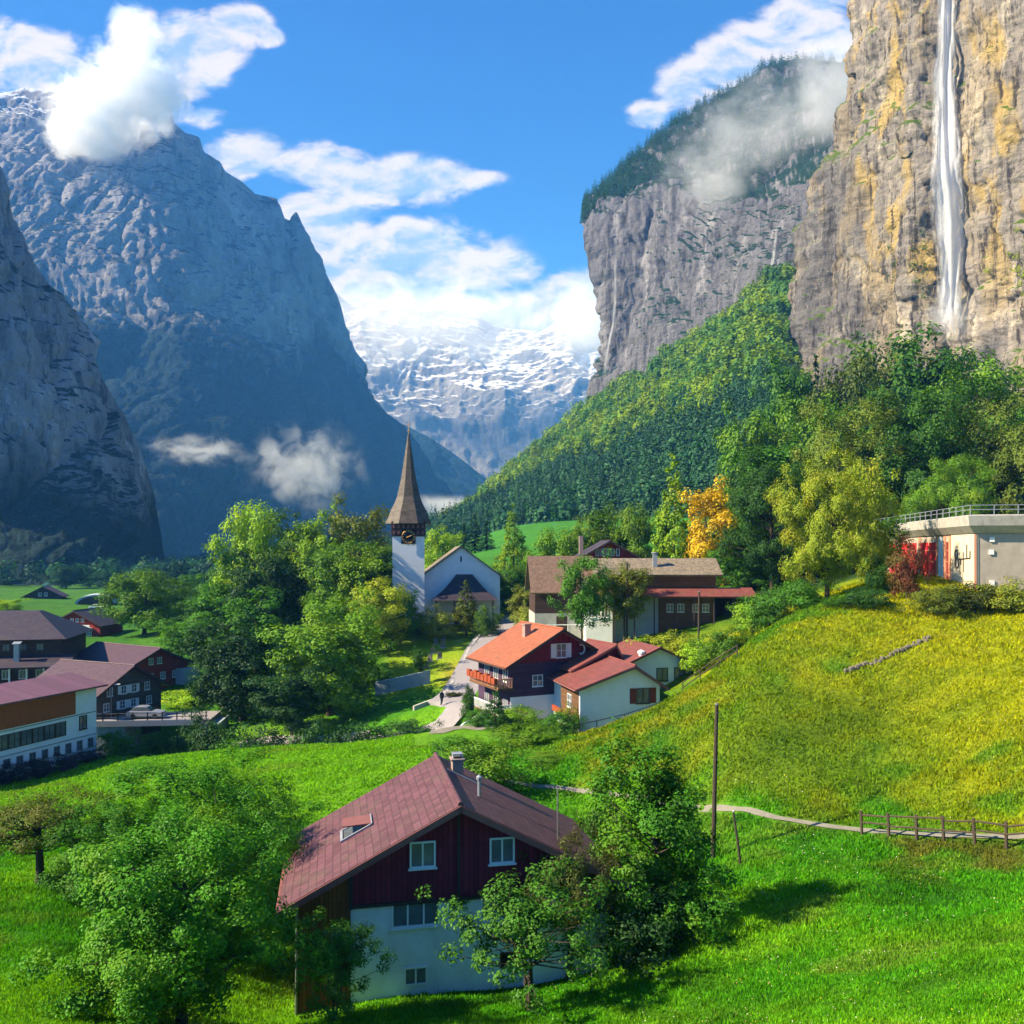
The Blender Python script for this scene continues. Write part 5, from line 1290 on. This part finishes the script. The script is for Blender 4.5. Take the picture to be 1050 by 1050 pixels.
# ------------------------------------------------------------------ bridge, road, path
def strip(name, pts, width, mat, dz, label, step=0.6, th=0.0, ground=True):
    P_ = [at(p, 0, d) for p, d in pts]; P_ = np.array([(p.x, p.y) for p in P_])
    s = np.concatenate([[0], np.cumsum(np.linalg.norm(np.diff(P_, axis=0), axis=1))])
    n = max(2, int(s[-1] / step)); t_ = np.linspace(0, s[-1], n)
    C = np.stack([np.interp(t_, s, P_[:, k]) for k in (0, 1)], -1)
    for _ in range(12): C[1:-1] = .25 * C[:-2] + .5 * C[1:-1] + .25 * C[2:]
    T_ = np.gradient(C, axis=0); T_ /= np.linalg.norm(T_, axis=1)[:, None]; N_ = np.stack([-T_[:, 1], T_[:, 0]], -1)
    wv = width * (1 + 0.12 * np.sin(t_ * 1.3) * (width < 2))
    m = 7
    V = []
    for j in range(m):
        q_ = C + N_ * ((j / (m - 1) - .5) * wv)[:, None]
        V.append(np.stack([q_[:, 0], q_[:, 1], ground_z(q_[:, 0], q_[:, 1]) + dz], -1))
    V = np.stack(V, 1)
    if width > 2: V[:, :, 2] = V[:, :, 2].mean(1, keepdims=True) * .6 + V[:, :, 2] * .4 + .06
    o = np_mesh(name, V.reshape(-1, 3), grid_faces(m, n)[:, ::-1], mat, True)
    return tag(o, label, kind='structure')
strip('path', PATH, 0.46, m_gravel, 0.05, 'pale gravel footpath crossing the hillside below the yellow meadow', 0.4)
strip('road', [(535, 168), (520, 155), (510, 146), (500, 130), (491, 117), (480, 107), (462, 101.5), (430, 101), (380, 103)], 7.4, m_asph, 0.08, 'grey village road climbing past the churchyard')
strip('road', [(380, 103), (320, 104.5), (260, 106), (212, 107)], 5.5, m_asph, 0.09, 'village road between the river trees and the bridge')
strip('driveway', [(500, 86), (482, 88), (462, 88), (446, 85)], 1.8, m_gravel, 0.06, 'pale driveway below the chalet garden')
b0 = at(88, 0, 105.0); b1 = at(214, 0, 106.5)
bz = -20.55
BR = root('bridge', 'concrete road bridge with a dark railing over the stream beside the white building', 'bridge', (b0.x, b0.y, bz), math.degrees(math.atan2(b1.y - b0.y, b1.x - b0.x)))
Lb = (b1 - b0).length
q = MB(); q.box(0, Lb, 0, 6.5, -.55, 0); q.build('deck', m_asph, BR)
q = MB(); q.box(0, Lb, -.25, -.002, -.5, .18); q.build('parapet_beam', 'lead', BR)
MB().box(-.5, 4.4, .1, 6.4, -6, -.56).build('abutment', 'bluegrey', BR); MB().box(Lb - 1.5, Lb + 1, .1, 6.4, -6, -.56).build('abutment', 'bluegrey', BR)
for k in range(9): MB().box(.3 + k * (Lb - .6) / 8 - .06, .3 + k * (Lb - .6) / 8 + .06, -.2, -.08, .181, 1.15).build('railing_post', 'darkmetal', BR)
for z in (.55, 1.0): MB().box(.1, Lb - .1, -.17, -.11, z, z + .08).build('rail', 'metal', BR)
def car(px_, d_, z, yaw, paint, label):
    p = at(px_, 0, d_); p.z = z
    c = root('parked_car', label, 'car', p, yaw)
    q = MB(); q.prism([(-2.1, .35), (2.1, .35), (2.12, .75), (1.2, .95), (-1.95, .98), (-2.12, .8)], -.85, .85); q.build('body', paint, c, .06)
    q = MB(); q.prism([(-1.7, .96), (.9, .94), (.3, 1.42), (-1.2, 1.45)], -.74, .74); q.build('windows', 'glass', c, .05)
    q = MB(); q.prism([(-1.2, 1.44), (.32, 1.42), (.1, 1.5), (-1.0, 1.52)], -.66, .66); q.build('roof', paint, c, .03)
    for x in (-1.3, 1.3):
        for y in (-.86, .66):
            q = MB(); q.add(*(lambda v, f: (v, f))([(x + .32 * math.cos(a), yy, .32 + .32 * math.sin(a)) for yy in (y, y + .2) for a in np.linspace(0, 6.2832, 13)[:-1]], [tuple(range(12)), tuple(range(23, 11, -1))] + [(i, i + 12, (i + 1) % 12 + 12, (i + 1) % 12) for i in range(12)])); q.build('wheel', 'tyre', c)
car(150, 108.0, bz + .01, 3, 'carpaint', 'silver car crossing the bridge behind the railing')
pcx = on_ground(99, 275)
car(99, 275, pcx.z, 10, 'carwhite', 'tiny white car parked in the field beyond the small red house')
# street lamp by the bridge
plp = at(114, 0, 108.3); plp.z = bz
sl = root('street_lamp', 'slim grey street lamp standing at the left end of the bridge', 'street lamp', plp, 0)
MB().tube([(0, 0, 0), (0, 0, 3.6), (.15, 0, 3.95), (.6, 0, 4.1)], .06, 8).build('lamp_post', 'metal', sl); MB().box(.5, 1.1, -.12, .12, 4.05, 4.17).build('lamp_head', 'frame', sl)

# ------------------------------------------------------------------ poles, fences, walls, small things
def pole(px0, pyb, d_, px1, pyt, r, label, cross=False, nm='utility_pole', ct='pole'):
    b = on_ground(px0, d_); tpt = at(px1, pyt, d_)
    e = root(nm, label, ct, b)
    v = tpt - b
    MB().tube([(0, 0, -.4), tuple(v * .5), tuple(v)], r, 10, r * .72).build('shaft', 'pole', e)
    q = MB(); q.lathe([(r * .8, v.z), (r * .8, v.z + .05), (.02, v.z + .12)], 10, 0, v.x, v.y); q.build('pole_cap', 'metal', e)
    if cross:
        q = MB()
        for k in range(2): q.box(v.x - .5, v.x + .5, v.y - .05, v.y + .05, v.z - .5 - k * .6, v.z - .4 - k * .6)
        q.build('crossarm', 'pole', e)
    else:
        q = MB()
        for k in range(14): q.tube([(v.x * f, v.y * f - .12 * (1 if k % 2 else -1), v.z * f) for f in [(.3 + .05 * k)] for _ in (0,)] + [(v.x * (.3 + .05 * k) + (.14 if k % 2 else -.14), v.y * (.3 + .05 * k), v.z * (.3 + .05 * k))], .012, 4)
        q.build('climbing_rung', 'metal', e)
    return e
pole(731, 880, 46, 735, 723, .13, 'tall dark wooden pole standing in the meadow just above the front chalet\'s trees')
pole(760, 886, 44, 752, 833, .07, 'short thin leaning post right of the tall dark pole', nm='leaning_post', ct='post')
pole(716, 700, 92, 717, 607, .14, 'wooden pole between the white-walled house and the bushes')
pole(643, 657, 112, 643, 577, .16, 'wooden pole in front of the long building, beside the olive tree')
# wooden fence along the path, one thing
fpts = [(884, 44.9), (912, 43.6), (940, 42.6), (968, 41.8), (1000, 41.0), (1032, 40.2), (1066, 39.5)]
f0 = on_ground(*fpts[0])
FE = root('wooden_fence', 'weathered wooden post-and-rail fence beside the path at the right edge', 'fence', f0)
fp = [on_ground(*p) - f0 for p in fpts]
rnd = random.Random(4)
for p in fp:
    MB().tube([(p.x, p.y, p.z - .3), (p.x + rnd.uniform(-.1, .1), p.y, p.z + 1.22)], .075, 7).build('post', 'fence', FE)
for h_ in (.62, 1.08):
    for a, b in zip(fp[:-1], fp[1:]):
        MB().tube([(a.x, a.y - .08, a.z + h_ + rnd.uniform(-.08, .08)), (b.x, b.y - .08, b.z + h_ + rnd.uniform(-.08, .08))], .05, 6).build('rail', 'fence', FE)
def railing(name, label, pts, h_, mat, rails=(1.0,), r=.045):
    P_ = [on_ground(*p) for p in pts]; o_ = P_[0]
    e = root(name, label, 'railing', o_)
    for p in P_: MB().tube([tuple(p - o_ + Vector((0, 0, -.3))), tuple(p - o_ + Vector((0, 0, h_)))], r, 6).build('post', mat, e)
    for f in rails: MB().tube([tuple(p - o_ + Vector((0, 0, h_ * f))) for p in P_], r, 6).build('handrail', mat, e)
railing('handrail', 'dark metal handrail climbing in front of the white-walled house', [(588, 77.5), (612, 78), (640, 79.5), (668, 81), (690, 82)], 1.0, 'darkmetal')
railing('wire_fence', 'low rustic fence on the crest below the wooden pole', [(700, 76), (718, 75.5), (737, 75), (756, 74.5)], 1.1, 'fence', (.55, .95), .05)
railing('roadside_railing', 'low railing between the driveway and the riverside bushes', [(350, 92), (372, 92.5), (394, 93), (416, 93), (438, 92.5)], .95, 'metal', (.5, 1.0), .04)
# dry stone wall on the hill
ws = [(a, hit(a, b) or 65) for a, b in [(866, 690), (884, 684), (900, 679), (918, 671), (936, 663), (955, 655)]]
st = MB(); rnd = random.Random(8); w0 = on_ground(*ws[0])
for a, b in zip(ws[:-1], ws[1:]):
    A_, B_ = on_ground(*a), on_ground(*b)
    for k in range(20):
        if rnd.random() < .3: continue
        c = A_.lerp(B_, (k + rnd.random() * .5) / 20) - w0
        for lv in range(rnd.choice((1, 1, 2))):
            s = rnd.uniform(.09, .2)
            st.lathe([(.05, c.z - .1 + lv * .2), (s * 1.2, c.z - .02 + lv * .2), (s, c.z + .16 + lv * .18), (.04, c.z + .22 + lv * .18)], 6, rnd.random() * 3, c.x + rnd.uniform(-.1, .1), c.y + rnd.uniform(-.1, .1))
M['fieldstone'] = plain('field_stone', (0.15, 0.132, 0.10), 0.95, var=0.6, ns=2.5)
o = st.build('stone_wall', 'fieldstone'); o.location = w0 - Vector((0, 0, .10)); tag(o, 'low broken dry-stone wall in the yellow meadow below the hill building', 'wall')
# retaining wall by the river and churchyard kerb
def wall(name, label, pts, h_, th, mat, sink=1.5):
    P_ = [on_ground(*p) for p in pts]; o_ = P_[0]; q = MB()
    for a, b in zip(P_[:-1], P_[1:]):
        u_ = (b - a); u_.z = 0; u_.normalize(); nn = Vector((-u_.y, u_.x, 0)) * th / 2
        a2, b2 = a - o_, b - o_
        vs = [a2 - nn, b2 - nn, b2 + nn, a2 + nn]
        q.add([v + Vector((0, 0, -sink)) for v in vs] + [v + Vector((0, 0, h_)) for v in vs], [(0, 3, 2, 1), (4, 5, 6, 7), (0, 1, 5, 4), (1, 2, 6, 5), (2, 3, 7, 6), (3, 0, 4, 7)])
    o = q.build(name, mat); o.location = o_; return tag(o, label, 'wall')
wall('retaining_wall', 'grey-blue retaining wall below the churchyard lawn', [(385, 117), (400, 117), (420, 117.5), (441, 118)], 1.7, .5, 'bluegrey', 4)
wall('garden_wall', 'low pale kerb wall along the road beside the churchyard', [(424, 104.5), (446, 106), (458, 109.5), (466, 116), (473, 124), (481, 134), (494, 150)], .55, .35, 'concrete')
wall('garden_wall', 'low white garden wall in front of the timber chalet\'s shrubs', [(455, 91), (475, 91.5), (494, 92)], .8, .3, 'white')
# gravestones in the churchyard
def gravestone(kind):
    e = root('gravestone', 'small pale gravestone standing on the churchyard lawn', 'gravestone', (0, 0, 0), 0, 'gravestones on the churchyard lawn')
    q = MB(); q.prism([(-.35, 0.1)] + [(.35 * math.cos(a) * -1, .85 + .25 * math.sin(a)) for a in np.linspace(math.pi, 0, 7)] + [(.35, 0.1)][:0] + [(-.35, .1)][:0] if False else [(-.35, .12), (.35, .12), (.35, .85), (.2, 1.05), (-.2, 1.05), (-.35, .85)], -.09, .09); q.build('headstone', 'stone', e)
    MB().box(-.5, .5, -.25, .25, -.2, .119).build('base', 'concrete', e)
    return e
g0 = gravestone(0)
spots = [(420, 158), (428, 157.5), (436, 156), (444, 157), (452, 155), (449, 148), (447, 142), (444, 136), (441, 131), (437, 127), (455, 146), (454, 139), (451, 132)]
for i, (px_, d_) in enumerate(spots):
    if i == 0: g_ = g0
    else:
        g_ = g0.copy(); COL.objects.link(g_)
        for c in list(g0.children): c2 = c.copy(); COL.objects.link(c2); c2.parent = g_
    g_.location = on_ground(px_, d_); g_.rotation_euler = (0, 0, i * .7 % .5 - .2)
bn = root('garden_bench', 'pale bench at the back of the churchyard lawn', 'bench', on_ground(410, 154), 4)
MB().box(-.9, .9, -.2, .2, .42, .48).build('seat', 'frame', bn); MB().box(-.9, .9, .2, .24, .55, .9).build('backrest', 'frame', bn)
for s in (-.75, .75): MB().box(s - .05, s + .05, -.18, .18, -.1, .42).build('leg', 'frame', bn)

# ------------------------------------------------------------------ person walking on the road
pp = on_ground(453, 102.5, .12)
J = {'pel': (0, 0, .95), 'sp': (0, 0, 1.2), 'ch': (0, .02, 1.42), 'nk': (0, 0, 1.55), 'hd': (0, -.02, 1.68), 'tp': (0, -.02, 1.78),
     'lh': (-.1, 0, .9), 'lk': (-.11, -.08, .5), 'la': (-.11, .06, .08), 'lt': (-.11, -.1, .04), 'rh': (.1, 0, .9), 'rk': (.11, .06, .5), 'ra': (.11, .22, .1), 'rt': (.11, .1, .04),
     'ls': (-.19, 0, 1.44), 'le': (-.25, .05, 1.16), 'lw': (-.24, -.08, .92), 'lf': (-.24, -.1, .82), 'rs': (.19, 0, 1.44), 're': (.25, -.02, 1.16), 'rw': (.25, .02, .92), 'rf': (.25, .02, .82)}
RAD = {'pel': .15, 'sp': .14, 'ch': .16, 'nk': .06, 'hd': .1, 'tp': .07, 'lh': .1, 'lk': .065, 'la': .045, 'lt': .035, 'rh': .1, 'rk': .065, 'ra': .045, 'rt': .035, 'ls': .07, 'le': .05, 'lw': .035, 'lf': .03, 'rs': .07, 're': .05, 'rw': .035, 'rf': .03}
ED = ['pel sp', 'sp ch', 'ch nk', 'nk hd', 'hd tp', 'pel lh', 'lh lk', 'lk la', 'la lt', 'pel rh', 'rh rk', 'rk ra', 'ra rt', 'ch ls', 'ls le', 'le lw', 'lw lf', 'ch rs', 'rs re', 're rw', 'rw rf']
kk = list(J); me = bpy.data.meshes.new('person'); me.from_pydata([J[k] for k in kk], [tuple(kk.index(x) for x in e.split()) for e in ED], [])
po = bpy.data.objects.new('person', me); COL.objects.link(po); po.location = pp; po.rotation_euler = (0, 0, .6)
sm = po.modifiers.new('skin', 'SKIN')
for i, k in enumerate(kk): me.skin_vertices[0].data[i].radius = (RAD[k], RAD[k])
me.skin_vertices[0].data[0].use_root = True
ss = po.modifiers.new('sub', 'SUBSURF'); ss.levels = ss.render_levels = 2
me.materials.append(M['cloth'])
tag(po, 'person in dark clothes walking along the road below the churchyard', 'person')
q = MB(); q.lathe([(.02, 1.60), (.075, 1.63), (.098, 1.70), (.085, 1.77), (.03, 1.805)], 12, 0, 0, -.03); q.build('face', 'skin', po)
q = MB(); q.lathe([(.112, 1.68), (.115, 1.74), (.09, 1.80), (.02, 1.83)], 12, 0, 0, .01); q.build('hair', 'trim', po)

m_wat, t = material('stream_water')
n = t.noise(t.pos(), 1.5, 5, 0.6)
t.out(t.principled(t.mix(n, (0.02, 0.035, 0.035, 1), (0.10, 0.13, 0.13, 1)), 0.15, t.bump(n, 0.4, 0.1), spec=0.5))
strip('stream', [(430, 95), (300, 97), (210, 99.5), (160, 106), (135, 114), (60, 128)], 4.5, m_wat, 0.25, 'dark stream running under the bridge')
S(172,102,752,40,'dark','dark bush added in front of the bridge to darken the right bank')  # this and the next two bushes are added to darken the gorge
S(196,101,750,40,'deep','green bush added at the right end of the bridge to darken the ground')
S(150,111,760,44,'dark','dark bush added under the bridge to darken the ground')
S(206,102.5,722,52,'dark','tall dark bush hiding the bridge\'s right abutment')
S(228,101,738,50,'deep','leafy bush between the bridge end and the spreading tree')
# ------------------------------------------------------------------ waterfalls
def project(G_):
    return CX + F * G_[..., 0] / G_[..., 1], HY - F * G_[..., 2] / G_[..., 1]
def surf_d(grid, nb, px, py):
    a, b = project(grid[nb:]); k = ((a - px) ** 2 + (b - py) ** 2).argmin()
    return grid[nb:].reshape(-1, 3)[k][1]
def water_material(name, sx_, density, edge, fade=0.16):
    m, t = material(name)
    u_ = t.xyz(t.attr('Col'))
    p = t.pos()
    n = t.noise(t.scale(p, (1, 1, 0.045)), sx_ * 1.6, 6, 0.68, 0.3); n2 = t.noise(t.scale(p, (1, 1, 0.3)), sx_ * 1.7, 5, 0.7)
    k = t.math('ADD', t.math('MULTIPLY', n, 0.65), t.math('MULTIPLY', n2, 0.45))
    al = t.math('MULTIPLY', t.mr(t.math('ADD', k, t.math('MULTIPLY', t.math('SUBTRACT', 1.0, u_[0]), edge)), 0.72, 1.16), density)
    al = t.math('MULTIPLY', al, t.mr(t.math('ADD', u_[1], t.math('MULTIPLY', t.math('SUBTRACT', n2, 0.5), 0.25)), 0.0, fade, 0.0, 1.0))
    d = t.n('ShaderNodeBsdfDiffuse'); d.inputs[0].default_value = (0.97, 0.97, 0.98, 1)
    tr = t.n('ShaderNodeBsdfTranslucent'); tr.inputs[0].default_value = (0.92, 0.93, 0.96, 1)
    a = t.n('ShaderNodeMixShader'); a.inputs[0].default_value = 0.5; t.link(d.outputs[0], a.inputs[1]); t.link(tr.outputs[0], a.inputs[2])
    tp = t.n('ShaderNodeBsdfTransparent')
    b = t.n('ShaderNodeMixShader'); t.link(al, b.inputs[0]); t.link(tp.outputs[0], b.inputs[1]); t.link(a.outputs[0], b.inputs[2])
    t.out(b.outputs[0])
    return m
def waterfall(name, pts, mat, label, grid, nb, lift, depth, n=240, m=64):
    P_ = np.array([(x, y, hw, surf_d(grid, nb, x, y) - lift) for x, y, hw in pts])
    s = np.linspace(0, 1, len(P_)); t_ = np.linspace(0, 1, n)
    x, y, hw, d = [np.interp(t_, s, P_[:, k]) for k in range(4)]
    ds = d.copy()
    for _ in range(30): ds[1:-1] = .25 * ds[:-2] + .5 * ds[1:-1] + .25 * ds[2:]
    V, C = [], []
    for j in range(m):                               # closed lens-shaped section
        a = 2 * math.pi * j / m
        ac, de = math.cos(a), math.sin(a)
        wob = 1 + .18 * vnoise(np.stack([t_ * 14, 0 * t_ + ac * 1.5, 0 * t_], -1), 5)
        px_ = x + ac * hw * wob; dd = ds - depth * de * .5 + depth * .30 * vnoise(np.stack([t_ * 5, 0 * t_ + ac * 5.5, 0 * t_ + de], -1), 8) + depth * .18 * vnoise(np.stack([t_ * 16, 0 * t_ + ac * 13, 0 * t_ + de], -1), 9)
        V.append(np.stack([(px_ - CX) / F * ds, dd, (HY - y) / F * ds], -1)); C.append(np.stack([np.full(n, abs(ac) ** 1.6), np.minimum(t_ * 3 + (.3 if len(pts) > 6 else 0), 1 - t_), 0 * t_], -1))
    V = np.stack(V, 1); C = np.stack(C, 1)
    i = np.arange(n * m).reshape(n, m); nx_ = np.roll(i, -1, 1)
    Fq = np.stack([i[:-1], nx_[:-1], nx_[1:], i[1:]], -1).reshape(-1, 4)
    o = np_mesh(name, V.reshape(-1, 3), Fq, mat, True, C.reshape(-1, 3))
    return tag(o, label, 'waterfall')
m_w1 = water_material('falling_water', 0.55, 1.0, 0.62)
m_w2 = water_material('thin_falling_water', 0.3, 0.50, 0.50, 0.3)
waterfall('waterfall', [(968, -70, 10), (970, 0, 11), (969, 60, 13), (969, 120, 17), (971, 180, 22), (973, 230, 22), (974, 280, 18), (973, 315, 15), (972, 352, 16)], m_w1, 'tall white waterfall dropping down the sunlit ochre cliff', CW_grid, CW_nb, 11.0, 3.2)
waterfall('waterfall', [(631, 262, 2), (631, 300, 2), (629, 330, 2.4), (622, 365, 3), (618, 400, 3.6)], m_w2, 'thin veil of water down the left edge of the grey cliff', CR_grid, CR_nb, 10.0, 4.0)
waterfall('waterfall', [(797, 232, 1.6), (793, 262, 2), (787, 290, 2.4), (784, 306, 2.6)], m_w2, 'short thin waterfall in the gully between the grey and the warm cliff', CR_grid, CR_nb, 10.0, 3.0)
ledge(CW_grid, CW_nb, .50, .60, .60, .70, 46, 4.5, 5, 'lime', 'green bushes on the ledge left of the waterfall foot', 3)
ledge(CW_grid, CW_nb, .30, .36, .60, .72, 26, 4, 4.5, 'mid', 'green bushes on a ledge of the warm cliff', 4)
ledge(CR_grid, CR_nb, .80, .88, .45, .62, 60, 9, 9, 'hill2', 'green bushes in the gully between the cliffs', 6)
ledge(CR_grid, CR_nb, .42, .55, .44, .50, 50, 7, 8, 'spruce', 'dark bushes on a ledge across the grey cliff', 8)

# ------------------------------------------------------------------ grass
m_gr, t = material('grass_blades')
c = t.attr('Col')
d = t.n('ShaderNodeBsdfDiffuse'); t.link(c, d.inputs[0])
tr = t.n('ShaderNodeBsdfTranslucent'); t.link(t.scale(c, (1.2, 1.15, 0.6)), tr.inputs[0])
a = t.n('ShaderNodeMixShader'); a.inputs[0].default_value = 0.35; t.link(d.outputs[0], a.inputs[1]); t.link(tr.outputs[0], a.inputs[2])
t.out(a.outputs[0])
rng = np.random.default_rng(77)
N = 620000
pxr = rng.uniform(-90, 1140, N); d_ = np.exp(rng.uniform(math.log(17.5), math.log(98), N))
X = (pxr - CX) / F * d_; Y = d_
ok = seg_dist(np.stack([X, Y], -1), PATH_XY) > 0.30 + rng.uniform(0, .25, N)
def clear_of(root_o, x0, x1, y0, y1):
    mi = root_o.matrix_basis.inverted()
    lx = mi[0][0] * X + mi[0][1] * Y + mi[0][3] + mi[0][2] * root_o.location.z; ly = mi[1][0] * X + mi[1][1] * Y + mi[1][3]
    return ~((lx > x0) & (lx < x1) & (ly > y0) & (ly < y1))
ok &= clear_of(H, -6.2, 6.2, -.15, 7.2) & clear_of(H2, -4.3, 10.5, -.1, 14) & clear_of(H3, -7.3, 5.7, -.2, 9) & clear_of(HH, -.2, 17, -.2, 47) & clear_of(HA, -27, .2, -.2, 9.2) & clear_of(H4, -3.2, 3.2, -.2, 5.2)
ok &= ~((pxr > 425) & (pxr < 530) & (d_ > 77))
X, Y, d_ = X[ok], Y[ok], d_[ok]; N = len(X)
Z = ground_z(X, Y)
clump = fbm(np.stack([X, Y, 0 * X], -1) / 1.3, 3, seed=61)
hh = np.clip(0.0034 * d_, 0.07, 0.26) * np.where((pxr[ok] < 470) & (d_ > 55), .55, np.where(d_ > 52, .72, 1.0)) * rng.uniform(0.5, 1.4, N) * (1 + 0.7 * clump)
ww = 0.0011 * d_ * rng.uniform(0.7, 1.4, N)
an = rng.uniform(0, 6.283, N); la = rng.uniform(0, 6.283, N); le = rng.uniform(0.1, 0.75, N) * hh
V = np.empty((N, 3, 3))
V[:, 0] = np.stack([X - np.cos(an) * ww, Y - np.sin(an) * ww, Z - .02], -1)
V[:, 1] = np.stack([X + np.cos(an) * ww, Y + np.sin(an) * ww, Z - .02], -1)
V[:, 2] = np.stack([X + np.cos(la) * le, Y + np.sin(la) * le, Z + np.abs(hh)], -1)
gcol_ = ground_color(X, Y) * rng.uniform(0.75, 1.75, N)[:, None]
dry = rng.uniform(size=N) < 0.08
gcol_[dry] = gcol_[dry] * [1.5, 1.25, 1.1]
gr = np_mesh('grass', V.reshape(-1, 3), np.arange(N * 3).reshape(N, 3), m_gr, False, np.clip(gcol_, 0.002, .8).repeat(3, 0))
tag(gr, 'grass blades standing on the green and yellow meadow', kind='stuff')

# ------------------------------------------------------------------ mist and cloud hugging the mountains
def mist(px, py, d, rx, ry, depth, dens, nsc, label, seed=0, thr=0.45, aspect=1.0, tilt=0.0, crisp=0.35, step=0.6):
    m, t = material('mist')
    oc = t.n('ShaderNodeTexCoord').outputs['Object']
    r = t.vmath('LENGTH', oc)
    p = t.n('ShaderNodeVectorMath', operation='ADD'); t.link(t.pos(), p.inputs[0]); p.inputs[1].default_value = (seed * 371.0, seed * 53.0, seed * 17.0)
    n = t.noise(t.scale(p.outputs[0], (1, 1, aspect)), 1.0 / nsc, 8, 0.66, 0.5)
    f = t.math('SUBTRACT', 1.0, r)
    f = t.math('ADD', t.math('MULTIPLY', f, 1.0), t.math('MULTIPLY', t.math('SUBTRACT', n, 0.5), 4.2))
    f = t.mr(f, thr - crisp * .7, thr + crisp)
    f = t.math('MULTIPLY', f, t.mr(r, 1.0, 0.45))
    pv = t.n('ShaderNodeVolumePrincipled'); pv.inputs['Color'].default_value = (1, 1, 1, 1); pv.inputs['Anisotropy'].default_value = 0.0
    t.link(t.math('MULTIPLY', f, dens), pv.inputs['Density'])
    t.out(vol=pv.outputs[0])
    m.cycles.volume_step_rate = step
    k1, k2 = 24, 14
    V = [(math.sin(math.pi * (i / k2)) * math.cos(2 * math.pi * j / k1), math.sin(math.pi * i / k2) * math.sin(2 * math.pi * j / k1), math.cos(math.pi * i / k2)) for i in range(k2 + 1) for j in range(k1)]
    o = np_mesh('mist', np.array(V), grid_wrap(k1, k2 + 1), m, True)
    o.location = at(px, py, d); o.scale = (rx / F * d, depth, ry / F * d); o.rotation_euler = (0, tilt, 0)
    return tag(o, label, kind='stuff')
def grid_wrap(k, n):
    i = np.arange(k * n).reshape(n, k); j = np.roll(i, -1, 1)
    return np.stack([i[:-1], i[1:], j[1:], j[:-1]], -1).reshape(-1, 4)
for i_, (cx_, cy_, rx_, ry_) in enumerate([(95, 118, 52, 56), (128, 84, 50, 50), (142, 40, 30, 34), (168, 92, 40, 34), (72, 142, 30, 30), (112, 140, 40, 34), (150, 122, 34, 28)]):
    mist(cx_, cy_, 1940 + 12 * i_, rx_, ry_, 110, 0.026, 46, ('bright cloud clinging to the peak of the big mountain', 'cloud puff right above the mountain shoulder', 'small cloud tower rising into the blue sky', 'cloud puff drifting off the peak to the right', 'torn cloud edge over the left ridge', 'lower lip of the cloud on the rock face', 'thin cloud edge right of the peak')[i_], 1 + i_, 0.34, crisp=0.16, step=0.45)
mist(770, 150, 860, 150, 80, 90, 0.0062, 30, 'grey mist drifting over the wooded cliff top', 3, 0.45, 1.2, -0.5)
mist(735, 195, 840, 55, 45, 60, 0.010, 42, 'mist wisp hanging in front of the grey cliff', 4, 0.45)
mist(855, 90, 800, 60, 75, 80, 0.012, 60, 'mist in the gap beside the warm cliff', 5, 0.38)
mist(195, 463, 1560, 75, 22, 60, 0.014, 38, 'thin bright mist streak across the dark lower mountain', 6, 0.45, 1.5)
mist(310, 480, 1640, 85, 60, 80, 0.008, 42, 'pale mist patch above the trees left of the church', 7, 0.48)
mist(452, 520, 1900, 60, 16, 120, 0.010, 90, 'low mist filling the valley behind the church', 8, 0.35)
mist(455, 335, 3700, 240, 60, 300, 0.0045, 200, 'cloud bank veiling the crest of the snow mountain', 9, 0.32)
mist(600, 335, 3400, 46, 66, 250, 0.006, 200, 'bright cloud behind the edge of the grey cliff', 10, 0.3)

# ------------------------------------------------------------------ wild flowers in the meadow
m_fl, t = material('flower_petals')
d = t.n('ShaderNodeBsdfDiffuse'); t.link(t.attr('Col'), d.inputs[0]); t.out(d.outputs[0])
NF = 3600
fx_ = rng.uniform(560, 1120, NF); fd_ = np.exp(rng.uniform(math.log(18), math.log(58), NF)); FX_ = (fx_ - CX) / F * fd_
kf = (fbm(np.stack([FX_, fd_, 0 * FX_], -1) / 3.0, 3, seed=141) > 0.02) & (seg_dist(np.stack([FX_, fd_], -1), PATH_XY) > .6)
FX_, fd_ = FX_[kf], fd_[kf]; NF = len(FX_)
cF = np.stack([FX_, fd_, ground_z(FX_, fd_) + np.clip(.0034 * fd_, .07, .24)], -1)
nF = rng.normal(size=(NF, 3)) * .4 + [0, -.3, 1]; nF /= np.linalg.norm(nF, axis=1)[:, None]
VF, QF = leaf_quads(cF, nF, 1.0, rng, .9); VF = cF.repeat(4, 0) + (VF - cF.repeat(4, 0)) * (.0011 * fd_).repeat(4)[:, None]
pal = np.array([(0.75, 0.72, 0.62), (0.72, 0.58, 0.04), (0.60, 0.50, 0.25), (0.45, 0.30, 0.10)])[rng.integers(0, 4, NF)]
tag(np_mesh('wildflowers', VF, QF, m_fl, False, pal.repeat(4, 0)), 'small white and yellow flowers scattered over the meadow', kind='stuff')

mist(972, 322, 338, 34, 34, 8, 0.06, 7, 'spray drifting at the foot of the tall waterfall', 12, 0.42)
# ------------------------------------------------------------------ haze over the whole valley
m_hz, t = material('haze_air')
pv = t.n('ShaderNodeVolumePrincipled')
pv.inputs['Color'].default_value = (0.10, 0.38, 1.0, 1)
pv.inputs['Density'].default_value = 1.35e-4
pv.inputs['Absorption Color'].default_value = (1, 1, 1, 1)
pv.inputs['Anisotropy'].default_value = 0.0
t.out(vol=pv.outputs[0])
hb = np.array([(x, y, z) for x in (-9500, 9500) for y in (-400, 6800) for z in (-60, 1750)], float)
hf = np.array([(0, 1, 3, 2), (4, 6, 7, 5), (0, 4, 5, 1), (2, 3, 7, 6), (0, 2, 6, 4), (1, 5, 7, 3)])
hz = np_mesh('haze', hb, hf, m_hz, False)
tag(hz, 'thin blue haze filling the air of the valley', kind='stuff')
